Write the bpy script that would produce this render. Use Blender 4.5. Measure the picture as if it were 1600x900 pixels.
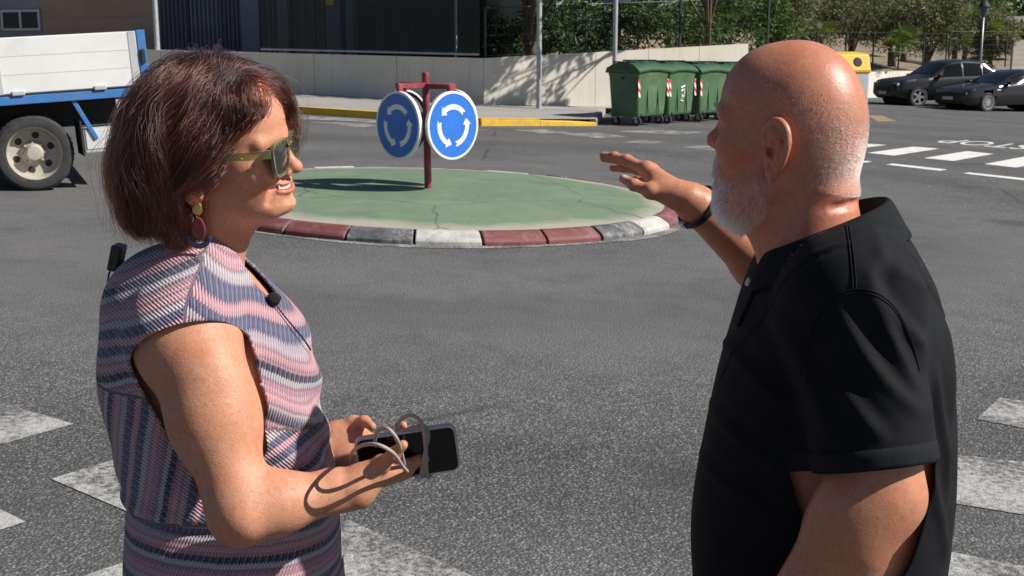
import bpy, bmesh, math, random
import numpy as np
from mathutils import Vector, Matrix
for o in list(bpy.data.objects): bpy.data.objects.remove(o)
random.seed(7); np.random.seed(7)
SC = bpy.context.scene
COL = SC.collection
# ---------------------------------------------------------------- camera
CAM_H = 1.72; FPX = 1860.0; PITCH = math.atan((450-82)/FPX)
cam = bpy.data.cameras.new('camera'); cam_o = bpy.data.objects.new('camera', cam); COL.objects.link(cam_o)
cam.sensor_width = 36; cam.lens = 36*FPX/1600; cam.clip_start = .05; cam.clip_end = 2000
cam.dof.use_dof = True; cam.dof.focus_distance = 1.75; cam.dof.aperture_fstop = 28
cam_o.location = (0, 0, CAM_H); cam_o.rotation_euler = (math.pi/2-PITCH, 0, 0)
SC.camera = cam_o
# ---------------------------------------------------------------- sky and sun
SUN_AZ = Vector((.98, -.20)).normalized(); SUN_EL = math.radians(40)
world = bpy.data.worlds.new('World'); SC.world = world; world.use_nodes = True
wn = world.node_tree; wn.nodes.clear()
sky = wn.nodes.new('ShaderNodeTexSky'); sky.sky_type = 'NISHITA'; sky.sun_disc = False
sky.air_density = .8; sky.dust_density = .6; sky.sun_elevation = SUN_EL; sky.sun_rotation = math.atan2(SUN_AZ.x, SUN_AZ.y)
bg = wn.nodes.new('ShaderNodeBackground'); bg.inputs[1].default_value = .05
wo = wn.nodes.new('ShaderNodeOutputWorld')
wn.links.new(sky.outputs[0], bg.inputs[0]); wn.links.new(bg.outputs[0], wo.inputs[0])
sun = bpy.data.lights.new('sun', 'SUN'); sun.energy = 5.0; sun.angle = math.radians(.53); sun.color = (1, .95, .885)
sun_o = bpy.data.objects.new('sun', sun); COL.objects.link(sun_o)
sd = Vector((SUN_AZ.x*math.cos(SUN_EL), SUN_AZ.y*math.cos(SUN_EL), math.sin(SUN_EL)))
sun_o.rotation_euler = sd.to_track_quat('Z', 'Y').to_euler(); sun_o.location = (20, -5, 20)
SC.view_settings.view_transform = 'Standard'; SC.view_settings.look = 'None'
SC.view_settings.exposure = 0.45; SC.view_settings.gamma = 1
SC.render.engine = 'CYCLES'; SC.cycles.use_denoising = True
SC.cycles.max_bounces = 6; SC.cycles.diffuse_bounces = 3; SC.cycles.transparent_max_bounces = 12
SC.cycles.sample_clamp_indirect = 6
# ---------------------------------------------------------------- where things stand
def ray(px, py):
    xc = (px-800)/FPX; yc = (450-py)/FPX
    return (xc, math.cos(PITCH)+yc*math.sin(PITCH), -math.sin(PITCH)+yc*math.cos(PITCH))
def at(px, py, Y):
    r = ray(px, py); t = Y/r[1]
    return np.array((r[0]*t, Y, CAM_H+r[2]*t))
def gz(x, y): return -.04*x+.01*y              # the street falls gently to the right
def gnd(px, py, dz=0.):
    r = ray(px, py); t = (CAM_H-dz)/(-r[2]-.04*r[0]+.01*r[1])
    return np.array((r[0]*t, r[1]*t, CAM_H+r[2]*t))
# ---------------------------------------------------------------- materials
def srgb(*c):
    c = [v/255 for v in c]
    return tuple((v/12.92 if v < .04045 else ((v+.055)/1.055)**2.4) for v in c)+(1,)
class NT:
    def __init__(s, name):
        s.m = bpy.data.materials.new(name); s.m.use_nodes = True; s.t = s.m.node_tree
        s.b = s.t.nodes['Principled BSDF']; s.out = s.t.nodes['Material Output']
    def n(s, typ, **kw):
        nd = s.t.nodes.new('ShaderNode'+typ)
        for k, v in kw.items():
            if k.startswith('_'): setattr(nd, k[1:], v)
            else:
                key = int(k[1:]) if k[0] == 'i' and k[1:].isdigit() else k.replace('__', ' ')
                if hasattr(v, 'is_linked') or isinstance(v, bpy.types.NodeSocket): s.t.links.new(v, nd.inputs[key])
                else: nd.inputs[key].default_value = v
        return nd
    def set(s, **kw):
        for k, v in kw.items():
            k = k.replace('__', ' ')
            if isinstance(v, bpy.types.NodeSocket): s.t.links.new(v, s.b.inputs[k])
            else: s.b.inputs[k].default_value = v
        return s
    def coord(s, which='Object', scale=(1, 1, 1)):
        tc = s.n('TexCoord'); mp = s.n('Mapping'); s.t.links.new(tc.outputs[which], mp.inputs[0]); mp.inputs['Scale'].default_value = scale
        return mp.outputs[0]
    def noise(s, vec, scale, detail=4, rough=.55, out='Fac'):
        return s.n('TexNoise', Vector=vec, Scale=float(scale), Detail=float(detail), Roughness=rough).outputs[out]
    def ramp(s, fac, stops, interp='LINEAR'):
        r = s.n('ValToRGB', Fac=fac); e = r.color_ramp; e.interpolation = interp
        while len(e.elements) < len(stops): e.elements.new(.5)
        for q, (p, c) in zip(e.elements, stops):
            q.position = p; q.color = c if len(c) == 4 else tuple(c)+(1,)
        return r.outputs[0]
    def mix(s, fac, a, b, mode='MIX'):
        nd = s.n('MixRGB', _blend_type=mode)
        for k, v in ((0, fac), (1, a), (2, b)):
            if isinstance(v, bpy.types.NodeSocket): s.t.links.new(v, nd.inputs[k])
            else: nd.inputs[k].default_value = v
        return nd.outputs[0]
    def math(s, op, a, b=0., c=0.):
        nd = s.n('Math', _operation=op)
        for k, v in enumerate((a, b, c)):
            if isinstance(v, bpy.types.NodeSocket): s.t.links.new(v, nd.inputs[k])
            else: nd.inputs[k].default_value = v
        return nd.outputs[0]
    def bump(s, h, strength=.3, dist=.002, normal=None):
        b = s.n('Bump', Height=h, Strength=strength, Distance=dist)
        if normal: s.t.links.new(normal, b.inputs['Normal'])
        return b.outputs[0]
    def attr(s, name):
        a = s.n('Attribute', _attribute_name=name); return a
def mottled(name, c1, c2, scale=6, rough=.7, bump=.2, bscale=60, metallic=0., dist=.002, coat=0., dirt=None):
    m = NT(name); oi = m.n('ObjectInfo'); v = m.n('VectorMath', _operation='ADD', i0=m.coord(), i1=m.math('MULTIPLY', oi.outputs['Random'], 37.)).outputs[0]
    f = m.noise(v, scale, 6, .65)
    col = m.ramp(f, [(.3, c1), (.72, c2)])
    if dirt:
        g = m.noise(v, scale*.6, 8, .75); col = m.mix(m.ramp(g, [(.52, (0, 0, 0)), (.72, (.75, .75, .75))]), col, dirt)
    m.set(Base__Color=col, Roughness=rough, Metallic=metallic)
    if coat: m.set(Coat__Weight=coat, Coat__Roughness=.08)
    if bump: m.set(Normal=m.bump(m.noise(v, bscale, 5, .6), bump, dist))
    return m.m
# ---------------------------------------------------------------- objects
def new_obj(name, me, mat=None, parent=None, loc=None, rot=None):
    o = bpy.data.objects.new(name, me); COL.objects.link(o)
    if mat is not None and me is not None and not me.materials: me.materials.append(mat)
    if parent is not None: o.parent = parent
    if loc is not None: o.location = Vector(loc)
    if rot is not None: o.rotation_euler = rot
    return o
def tag(o, label=None, cat=None, group=None, kind=None):
    if label: o['label'] = label
    if cat: o['category'] = cat
    if group: o['group'] = group
    if kind: o['kind'] = kind
    return o
def empty(name, loc=(0, 0, 0), rz=0., label=None, cat=None, group=None):
    o = bpy.data.objects.new(name, None); COL.objects.link(o); o.location = Vector(loc); o.rotation_euler = (0, 0, rz); o.empty_display_size = .1
    return tag(o, label, cat, group)
class MB:
    """collects shapes into one mesh"""
    def __init__(s): s.bm = bmesh.new()
    def box(s, c, size, rot=None, bevel=0.):
        r = bmesh.ops.create_cube(s.bm, size=1.)
        M = Matrix.Translation(Vector(c)) @ (rot.to_4x4() if rot is not None else Matrix()) @ Matrix.Diagonal((*size, 1))
        bmesh.ops.transform(s.bm, matrix=M, verts=r['verts'])
        if bevel:
            es = list({e for v in r['verts'] for e in v.link_edges})
            bmesh.ops.bevel(s.bm, geom=es, offset=bevel, segments=2, affect='EDGES', profile=.6)
        return s
    def poly_prism(s, pts, off):
        """closed polygon (3-D points) pushed along off"""
        a = [s.bm.verts.new(Vector(p)) for p in pts]; b = [s.bm.verts.new(Vector(p)+Vector(off)) for p in pts]
        n = len(a); s.bm.faces.new(a[::-1]); s.bm.faces.new(b)
        for i in range(n): s.bm.faces.new((a[i], a[(i+1) % n], b[(i+1) % n], b[i]))
        return s
    def face(s, pts):
        s.bm.faces.new([s.bm.verts.new(Vector(p)) for p in pts]); return s
    def tube(s, pts, radii, seg=12, caps=True, closed=False):
        pts = [Vector(p) for p in pts]; n = len(pts)
        if not hasattr(radii, '__len__'): radii = [radii]*n
        rings = []; ref = None
        for i, p in enumerate(pts):
            if closed: t = pts[(i+1) % n]-pts[i-1]
            else: t = pts[min(i+1, n-1)]-pts[max(i-1, 0)]
            t.normalize()
            if ref is None: ref = t.orthogonal().normalized()
            else: ref = (ref-t*ref.dot(t)).normalized()
            w = t.cross(ref)
            rings.append([s.bm.verts.new(p+(ref*math.cos(a)+w*math.sin(a))*radii[i]) for a in [2*math.pi*k/seg for k in range(seg)]])
        for i in range(n if closed else n-1):
            A, B = rings[i], rings[(i+1) % n]
            for k in range(seg):
                s.bm.faces.new((A[k], A[(k+1) % seg], B[(k+1) % seg], B[k]))
        if caps and not closed:
            s.bm.faces.new(rings[0][::-1]); s.bm.faces.new(rings[-1])
        return s
    def lathe(s, prof, seg=32, M=None, caps=False):
        """profile [(r, z)] turned about z"""
        M = M or Matrix(); rings = []
        for r, z in prof:
            if r < 1e-6: rings.append([s.bm.verts.new(M @ Vector((0, 0, z)))])
            else: rings.append([s.bm.verts.new(M @ Vector((r*math.cos(2*math.pi*k/seg), r*math.sin(2*math.pi*k/seg), z))) for k in range(seg)])
        for A, B in zip(rings, rings[1:]):
            for k in range(seg):
                k2 = (k+1) % seg
                if len(A) == 1 and len(B) == 1: continue
                if len(A) == 1: s.bm.faces.new((A[0], B[k2], B[k]))
                elif len(B) == 1: s.bm.faces.new((A[k], A[k2], B[0]))
                else: s.bm.faces.new((A[k], A[k2], B[k2], B[k]))
        return s
    def build(s, name, mat, parent=None, smooth=None, **kw):
        bmesh.ops.recalc_face_normals(s.bm, faces=s.bm.faces)
        me = bpy.data.meshes.new(name); s.bm.to_mesh(me); s.bm.free()
        o = new_obj(name, me, mat, parent, **kw)
        if smooth:
            for p in me.polygons: p.use_smooth = True
            if smooth is not True: me.set_sharp_from_angle(angle=math.radians(smooth))
        return o
def rotz(a): return Matrix.Rotation(a, 3, 'Z')
def np_mesh(name, V, F, mat=None, parent=None, smooth=True, attrs=None):
    me = bpy.data.meshes.new(name)
    V = np.ascontiguousarray(V, dtype=np.float32); F = np.ascontiguousarray(F, dtype=np.int32); k = F.shape[1]
    me.vertices.add(len(V)); me.vertices.foreach_set('co', V.ravel())
    me.loops.add(F.size); me.loops.foreach_set('vertex_index', F.ravel())
    me.polygons.add(len(F)); me.polygons.foreach_set('loop_start', np.arange(len(F), dtype=np.int32)*k)
    me.polygons.foreach_set('use_smooth', np.full(len(F), smooth))
    me.update(calc_edges=True); me.validate()
    for nm, a in (attrs or {}).items():
        a = np.asarray(a, dtype=np.float32)
        if a.ndim == 1: at_ = me.attributes.new(nm, 'FLOAT', 'POINT'); at_.data.foreach_set('value', a)
        else:
            at_ = me.attributes.new(nm, 'FLOAT_COLOR', 'POINT'); c = np.ones((len(a), 4), np.float32); c[:, :3] = a; at_.data.foreach_set('color', c.ravel())
    return new_obj(name, me, mat, parent)
def np_field_noise(P, f, seed=0):
    """cheap smooth pseudo noise in about -1..1"""
    rs = np.random.RandomState(seed); out = np.zeros(len(P))
    for i in range(5):
        k = rs.normal(size=3); k *= f*(.7+.6*rs.rand())/np.linalg.norm(k)
        out += np.sin(P @ k+rs.rand()*6.28)
    return out/2.6
# ---------------------------------------------------------------- signed distance modelling
A = np.array
def unit(v): v = A(v, float); return v/np.linalg.norm(v)
def smin(a, b, k):
    if k <= 0: return np.minimum(a, b)
    h = np.maximum(k-np.abs(a-b), 0)/k
    return np.minimum(a, b)-h*h*k*.25
def smax(a, b, k): return -smin(-a, -b, k)
def cone(a, b, r1, r2):
    a = A(a, float); b = A(b, float); ab = b-a; L2 = ab@ab
    def f(P):
        t = np.clip(((P-a)@ab)/L2, 0, 1)
        return np.linalg.norm(P-a-t[:, None]*ab, axis=1)-(r1+(r2-r1)*t)
    return f, (a+b)/2, np.sqrt(L2)/2+max(r1, r2)
def ell(c, r, R=None):
    c = A(c, float); r = A(r, float)*np.ones(3)
    def f(P):
        Q = P-c
        if R is not None: Q = Q@R
        k0 = np.linalg.norm(Q/r, axis=1); k1 = np.linalg.norm(Q/(r*r), axis=1)
        return k0*(k0-1)/np.maximum(k1, 1e-9)
    return f, c, r.max()
def loft(z, xf, xb, cy, hy, M=None, n=2.3, origin=(0, 0, 0)):
    """stack of super-ellipses: front/back reach in x, half width hy in y, given at heights z (ascending)"""
    z, xf, xb, cy, hy = [A(q, float)*np.ones(len(z)) for q in (z, xf, xb, cy, hy)]
    zz = np.linspace(z[0], z[-1], 160)
    def cub(y):
        v = np.interp(zz, z, y)
        kk = np.exp(-.5*(np.arange(-12, 13)/5.)**2); kk /= kk.sum()
        return np.convolve(np.pad(v, 12, mode='edge'), kk, 'valid')
    XF, XB, CY, HY = map(cub, (xf, xb, cy, hy)); o = A(origin, float)
    def f(P):
        Q = P-o
        if M is not None: Q = Q@M
        h = np.clip(Q[:, 2], z[0], z[-1])
        a = np.interp(h, zz, XF); b = np.interp(h, zz, XB); y0 = np.interp(h, zz, CY); w = np.interp(h, zz, HY)
        cx = (a+b)/2; ax = np.abs(a-b)/2
        k = ((np.abs(Q[:, 0]-cx)/ax)**n+(np.abs(Q[:, 1]-y0)/w)**n)**(1/n)
        d = (k-1)*np.minimum(ax, w)*.95
        dz = np.maximum(z[0]-Q[:, 2], Q[:, 2]-z[-1])
        return smax(d, dz, .05)
    ctr = A((np.mean((xf+xb)/2), np.mean(cy), (z[0]+z[-1])/2))
    if M is not None: ctr = M@ctr
    return f, o+ctr, .5*np.linalg.norm((max(xf.max()-xb.min(), xb.max()-xf.min()), 2*(hy.max()+np.abs(cy-cy.mean()).max()), z[-1]-z[0]))+.03
class SDF:
    def __init__(s): s.ops = []
    def add(s, p, k=.01): s.ops.append(('u', p, k)); return s
    def sub(s, p, k=.01): s.ops.append(('s', p, k)); return s
    def chain(s, pts, rs, k=.01, k0=None):
        if not hasattr(rs, '__len__'): rs = [rs]*len(pts)
        for i in range(len(pts)-1): s.add(cone(pts[i], pts[i+1], rs[i], rs[i+1]), k if (i or k0 is None) else k0)
        return s
    def spl(s, pts, rs, k=.01, m=4):
        pts = A(pts); q = np.concatenate([2*pts[:1]-pts[1:2], pts, 2*pts[-1:]-pts[-2:-1]]); out = []; rr = []
        for i in range(len(pts)-1):
            for t in np.arange(m)/m:
                a, b, c, d = q[i:i+4]; out.append(.5*(2*b+(c-a)*t+(2*a-5*b+4*c-d)*t*t+(3*b-a-3*c+d)*t**3)); rr.append(rs[i]*(1-t)+rs[i+1]*t)
        out.append(pts[-1]); rr.append(rs[-1])
        return s.chain(out, rr, k)
    def groove(s, pts, rs, k=.006):
        if not hasattr(rs, '__len__'): rs = [rs]*len(pts)
        for i in range(len(pts)-1): s.sub(cone(pts[i], pts[i+1], rs[i], rs[i+1]), k)
        return s
    def warp(s, fn): s.ops.append(('w', (fn, None, None), 0)); return s
    def active(s, c, R):
        if getattr(s, 'n', -1) != len(s.ops):
            s.n = len(s.ops); s.C = A([o[1][1] if o[0] != 'w' else (0, 0, 0) for o in s.ops]); s.R = A([o[1][2]+o[2]+.012 if o[0] != 'w' else 1e9 for o in s.ops])
        d = s.C-c
        return [s.ops[i] for i in np.flatnonzero((d*d).sum(1) < (s.R+R)**2)]
    def ev(s, P, ops=None):
        d = np.full(len(P), 1.)
        for op, (f, _, _), k in (s.ops if ops is None else ops):
            if op == 'u': d = smin(d, f(P), k)
            elif op == 's': d = smax(d, -f(P), k)
            else: d = f(P, d)
        return d
    def local(s, P):
        """values at scattered points, grouped so that far primitives are skipped"""
        out = np.empty(len(P)); key = np.floor(P/.05).astype(np.int64); key = (key[:, 0]*73856093) ^ (key[:, 1]*19349663) ^ (key[:, 2]*83492791)
        od = np.argsort(key, kind='stable'); ks = key[od]; cut = np.flatnonzero(np.diff(ks))+1
        for g in np.split(od, cut):
            Q = P[g]; c = (Q.min(0)+Q.max(0))/2; R = np.linalg.norm(Q.max(0)-Q.min(0))/2+.001
            ac = s.active(c, R); out[g] = s.ev(Q, ac) if any(o[0] == 'u' for o in ac) else 1.
        return out
    def mesh(s, h, lo=None, hi=None):
        us = [o[1] for o in s.ops if o[0] == 'u']
        L = np.min([c-r for _, c, r in us], 0)-2*h; H = np.max([c+r for _, c, r in us], 0)+2*h
        if lo is not None: L = np.maximum(L, A(lo, float))
        if hi is not None: H = np.minimum(H, A(hi, float))
        n = np.ceil((H-L)/h).astype(int)+1; V = np.full(n, 1., np.float32); B = 14
        for i in range(0, n[0], B):
            for j in range(0, n[1], B):
                for k in range(0, n[2], B):
                    e = np.minimum((i+B, j+B, k+B), n); c = L+h*(A((i, j, k))+e-1)/2; R = h*B*.87
                    ac = s.active(c, R)
                    if not any(o[0] == 'u' for o in ac): continue
                    if s.ev(c[None], ac)[0] > R*1.6+.01: continue
                    g = np.stack(np.meshgrid(np.arange(i, e[0]), np.arange(j, e[1]), np.arange(k, e[2]), indexing='ij'), -1)
                    V[i:e[0], j:e[1], k:e[2]] = s.ev(L+h*g.reshape(-1, 3), ac).reshape(g.shape[:3])
        S = V < 0
        cnt = np.zeros(n-1, np.uint8); offs = [(a, b, c) for a in (0, 1) for b in (0, 1) for c in (0, 1)]
        for a, b, c in offs: cnt += S[a:n[0]-1+a, b:n[1]-1+b, c:n[2]-1+c]
        I = np.argwhere((cnt > 0) & (cnt < 8))
        val = np.stack([V[I[:, 0]+a, I[:, 1]+b, I[:, 2]+c] for a, b, c in offs], 1).astype(float)
        acc = np.zeros((len(I), 3)); num = np.zeros(len(I))
        for p in range(8):
            for q in range(p+1, 8):
                d = A(offs[q])-A(offs[p])
                if np.abs(d).sum() != 1: continue
                m = (val[:, p] < 0) != (val[:, q] < 0); t = val[m, p]/(val[m, p]-val[m, q])
                acc[m] += A(offs[p])+t[:, None]*d; num[m] += 1
        P = L+h*(I+acc/num[:, None])
        idm = np.full(n-1, -1, np.int32); idm[I[:, 0], I[:, 1], I[:, 2]] = np.arange(len(I))
        F = []
        for ax in range(3):
            u, w = [(1, 2), (2, 0), (0, 1)][ax]
            sl = [slice(1, n[q]-1) for q in range(3)]; sl[ax] = slice(0, n[ax]-1); s2 = list(sl); s2[ax] = slice(1, n[ax])
            a, b = S[tuple(sl)], S[tuple(s2)]; st = np.ones(3, int); st[ax] = 0
            for flip, msk in ((0, a & ~b), (1, ~a & b)):
                C = np.argwhere(msk)+st; du = np.zeros(3, int); du[u] = 1; dw = np.zeros(3, int); dw[w] = 1
                g = lambda X: idm[X[:, 0], X[:, 1], X[:, 2]]
                q = np.stack([g(C-du-dw), g(C-dw), g(C), g(C-du)], 1)
                F.append(q[:, ::-1] if flip else q)
        F = np.concatenate(F); F = F[(F >= 0).all(1)]
        for it in range(1):
            e = h*.3; v0 = s.local(P)
            g = np.stack([s.local(P+e*np.eye(3)[k])-v0 for k in range(3)], 1)/e
            P = P-np.clip(v0/np.maximum((g*g).sum(1), .2), -h, h)[:, None]*g
        return P, F
    def normals(s, P, e=.0008):
        g = np.stack([s.local(P+e*np.eye(3)[k])-s.local(P-e*np.eye(3)[k]) for k in range(3)], 1)
        return g/np.maximum(np.linalg.norm(g, axis=1), 1e-9)[:, None]
def relax(P, F, it=2, lam=.5):
    E = np.concatenate([F[:, [0, 1]], F[:, [1, 2]], F[:, [2, 3]], F[:, [3, 0]]]); E = np.concatenate([E, E[:, ::-1]])
    deg = np.bincount(E[:, 0], minlength=len(P))
    for _ in range(it):
        m = np.stack([np.bincount(E[:, 0], P[E[:, 1], k], len(P)) for k in range(3)], 1)/np.maximum(deg, 1)[:, None]
        P = P+lam*(m-P)
    return P
def join(parts):
    Vs, Fs, n = [], [], 0
    for V, F in parts: Vs.append(V); Fs.append(F+n); n += len(V)
    return np.concatenate(Vs), np.concatenate(Fs)
def trim(P, F, cut):
    """drop the faces where cut(P) > 0 and pull the rim onto cut = 0"""
    c = cut(P); keep = (c[F] <= 0).sum(1) >= 2; F = F[keep]
    used = np.unique(F); E = np.sort(np.concatenate([F[:, [0, 1]], F[:, [1, 2]], F[:, [2, 3]], F[:, [3, 0]]]), 1)
    u, n = np.unique(E, axis=0, return_counts=True); rim = np.unique(u[n == 1])
    for it in range(3):
        e = 1e-3; Q = P[rim]; v = cut(Q); g = np.stack([(cut(Q+e*np.eye(3)[k])-v)/e for k in range(3)], 1)
        P[rim] = Q-np.clip(v/np.maximum((g*g).sum(1), .1), -.006, .006)[:, None]*g
    mp = np.full(len(P), -1); mp[used] = np.arange(len(used))
    return P[used], mp[F]

def displace(P, F, fn):
    """push a mesh along its own normals by fn(P)"""
    a, b, c, d = (P[F[:, i]] for i in range(4)); n = np.cross(c-a, d-b); N = np.zeros_like(P)
    for i in range(4):
        for k in range(3): N[:, k] += np.bincount(F[:, i], n[:, k], len(P))
    N /= np.maximum(np.linalg.norm(N, axis=1), 1e-12)[:, None]
    return P+N*fn(P)[:, None]
# ================================================================ THE SETTING
AS = NT('asphalt'); v = AS.coord()
st1 = AS.n('TexVoronoi', Vector=v, Scale=82.); st2 = AS.n('TexVoronoi', Vector=v, Scale=150.)
big = AS.noise(v, .45, 6, .6); mid_ = AS.noise(v, 3.2, 6, .65)
stone = AS.ramp(st1.outputs['Color'], [(.08, (.030, .030, .031)), (.42, (.100, .099, .097)), (.70, (.165, .162, .157)), (.93, (.36, .35, .335))])
stone2 = AS.ramp(st2.outputs['Color'], [(.2, (.055, .055, .056)), (.8, (.165, .162, .158))])
c = AS.mix(.42, stone, stone2)
c = AS.mix(AS.ramp(st1.outputs['Distance'], [(.30, (0, 0, 0)), (.60, (.75, .75, .75))]), c, (.030, .030, .031, 1))
gp = AS.n('SeparateXYZ', Vector=AS.n('TexCoord').outputs['Object']); dx_ = AS.math('SUBTRACT', gp.outputs[0], -.85); dy_ = AS.math('SUBTRACT', gp.outputs[1], 12.5)
rad_ = AS.math('ADD', AS.math('POWER', AS.math('ADD', AS.math('MULTIPLY', dx_, dx_), AS.math('MULTIPLY', dy_, dy_)), .5), AS.math('MULTIPLY', AS.noise(v, .5, 4, .6), 2.4))
polish = AS.ramp(AS.math('MULTIPLY', rad_, .1), [(.40, (.25, .25, .25)), (.48, (.75, .75, .75)), (.66, (.85, .85, .85)), (.82, (.12, .12, .12)), (.90, (0, 0, 0)), (1, (.2, .2, .2))])
c = AS.mix(polish, c, (.098, .097, .0965, 1))
c = AS.mix(1., c, (1.14, 1.155, 1.17, 1), 'MULTIPLY')
trk = AS.math('SINE', AS.math('ADD', AS.math('MULTIPLY', rad_, 2.1), AS.math('MULTIPLY', mid_, 2.)))
c = AS.mix(AS.ramp(trk, [(.0, (.0, .0, .0)), (1, (.5, .5, .5))]), c, AS.mix(1., c, (.70, .70, .71, 1), 'MULTIPLY'))
oil = AS.n('TexVoronoi', Vector=AS.mix(.12, v, AS.noise(v, 3, 4, .6, 'Color')), Scale=.55)
c = AS.mix(AS.ramp(oil.outputs['Distance'], [(.06, (.6, .6, .6)), (.17, (0, 0, 0))]), c, (.045, .045, .046, 1))
c = AS.mix(AS.ramp(AS.noise(v, .9, 3, .5), [(.60, (0, 0, 0)), (.70, (.35, .35, .35))]), c, (.060, .060, .061, 1))
c = AS.mix(AS.ramp(big, [(.36, (.0, .0, .0)), (.66, (.5, .5, .5))]), c, AS.mix(1., c, (1.6, 1.58, 1.53, 1), 'MULTIPLY'))
c = AS.mix(AS.ramp(mid_, [(.48, (0, 0, 0)), (.75, (.45, .45, .45))]), c, AS.mix(1., c, (.55, .55, .57, 1), 'MULTIPLY'))
ck = AS.n('TexVoronoi', Vector=AS.mix(.10, v, AS.noise(v, 2.2, 4, .6, 'Color')), Scale=.13, _feature='DISTANCE_TO_EDGE')
c = AS.mix(AS.math('MULTIPLY', AS.ramp(AS.noise(v, .35, 2), [(.52, (0, 0, 0)), (.58, (1, 1, 1))]), AS.ramp(ck.outputs['Distance'], [(.0003, (.6, .6, .6)), (.0011, (0, 0, 0))])), c, (.018, .018, .018, 1))
AS.set(Base__Color=c, Roughness=.92, Normal=AS.bump(AS.math('SUBTRACT', 1., st1.outputs['Distance']), .85, .006)); AS.b.inputs['Specular IOR Level'].default_value = .25; AS = AS.m
EARTH = mottled('dry_earth', (.17, .13, .09, 1), (.30, .24, .17, 1), 1.4, .95, .6, 30, dist=.02)
def sheet(name, xy, dz, mat, parent=None, kind=None):
    mb = MB(); mb.face([(x, y, gz(x, y)+dz) for x, y in xy]); o = mb.build(name, mat, parent); return tag(o, kind=kind) if kind else o
sheet('ground', [(-700, -200), (700, -200), (700, 900), (-700, 900)], -.06, EARTH, kind='structure')
road = sheet('road', [(-60, -12), (70, -12), (70, 75), (-60, 75)], 0, AS, kind='structure')
# ---- paint on the road
def paint(name, wear, seed, col=(.72, .71, .68, 1)):
    m = NT(name); v = m.coord(); a = m.noise(v, 34+seed, 6, .75); b = m.noise(v, 2.5+seed*.3, 5, .6)
    k = m.math('ADD', m.math('MULTIPLY', a, .7), m.math('MULTIPLY', b, .5))
    vo = m.n('TexVoronoi', Vector=v, Scale=120.)
    base = m.mix(m.ramp(vo.outputs['Color'], [(.1, (0, 0, 0)), (.9, (.5, .5, .5))]), col, tuple(x*.55 for x in col[:3])+(1,))
    cc = m.mix(m.ramp(k, [(wear, (0, 0, 0)), (wear+.16, (1, 1, 1))]), base, m.ramp(vo.outputs['Color'], [(.1, (.035, .035, .036)), (.6, (.09, .09, .088)), (.95, (.2, .195, .19))]))
    m.set(Base__Color=cc, Roughness=.85, Normal=m.bump(m.math('SUBTRACT', 1., vo.outputs['Distance']), .6, .004)); return m.m
WORN = paint('worn_white_paint', .53, 0, (.42, .415, .40, 1)); FRESH = paint('white_road_paint', .66, 3); FADED = paint('faded_white_paint', .50, 5, (.40, .39, .37, 1)); YFADE = paint('faded_yellow_paint', .54, 2, (.42, .30, .12, 1))
def mark(name, px, mat, dz=.004):
    mb = MB(); mb.face([gnd(x, y, dz) for x, y in px]); return mb.build(name, mat, road)
for q in ([(-160, 612), (0, 628), (115, 662), (0, 695), (-160, 744)], [(80, 748), (215, 706), (420, 776), (290, 838)], [(-120, 772), (0, 795), (40, 815), (-120, 866)], [(130, 900), (200, 876), (420, 950), (330, 1010)],
          [(470, 830), (545, 812), (745, 903), (640, 1000), (420, 960)],
          [(1525, 655), (1562, 621), (1700, 640), (1700, 686)], [(1380, 768), (1420, 700), (1600, 722), (1760, 742), (1760, 830), (1600, 804)], [(1330, 930), (1380, 842), (1600, 884), (1780, 918), (1780, 1010)]):
    mark('zebra_stripe', q, WORN)
C4 = lambda *p: [(1320+x/5.714, 180+y/5.714) for x, y in p]
for q in (C4((-260, 245), (160, 252), (375, 265), (160, 292), (-50, 312)), C4((200, 335), (610, 280), (845, 298), (440, 360)), C4((705, 382), (1090, 320), (1330, 345), (970, 408)), C4((1250, 435), (1610, 368), (1880, 396), (1530, 468)), C4((1800, 490), (2160, 420), (2430, 448), (2080, 528))):
    mark('zebra_stripe', q, FRESH)
for q in (C4((-250, 378), (-190, 372), (245, 412), (190, 424)), C4((365, 440), (430, 431), (915, 484), (850, 496)), C4((1055, 519), (1110, 510), (1640, 567), (1590, 580)), C4((1760, 600), (1830, 590), (2300, 645), (2240, 658))):
    mark('dashed_line', q, FRESH)
for q in ([(960, 205), (1010, 203), (1110, 206), (1060, 210)], [(870, 208), (930, 207), (985, 214), (930, 216)], [(975, 222), (1000, 219), (1040, 221), (1015, 225)], [(1065, 230), (1090, 227), (1150, 231), (1120, 235)], [(470, 181), (560, 185), (760, 203), (740, 205), (560, 190), (470, 186)], [(480, 190), (560, 192), (600, 197), (560, 199)], [(800, 203), (850, 202), (900, 207), (850, 209)]):
    mark('faded_line', q, FADED)
mark('yellow_patch', [(1355, 180), (1380, 181), (1400, 189), (1372, 190)], YFADE)
# STOP lettering for drivers coming the other way
tx = bpy.data.curves.new('stop_lettering', 'FONT'); tx.body = 'STOP'; tx.size = 1.; tx.align_x = 'LEFT'; tx.extrude = .0
to = bpy.data.objects.new('stop_lettering', tx); COL.objects.link(to); bpy.context.view_layer.update()
me = bpy.data.meshes.new_from_object(to); bpy.data.objects.remove(to)
# letters upside down in the picture: text x runs from right to left, its top towards the camera
s0, s1 = gnd(1626, 228.5), gnd(1492, 217.5); ux = s1-s0; W_ = max(q.co.x for q in me.vertices)
uy = unit(gnd(1360, 240)-gnd(1430, 230))*1.55
for q in me.vertices:
    p = s0+ux*(q.co.x/W_)+uy*(q.co.y/.73); q.co = (p[0], p[1], gz(p[0], p[1])+.004)
me.update(); new_obj('stop_lettering', me, FRESH, road)
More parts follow.
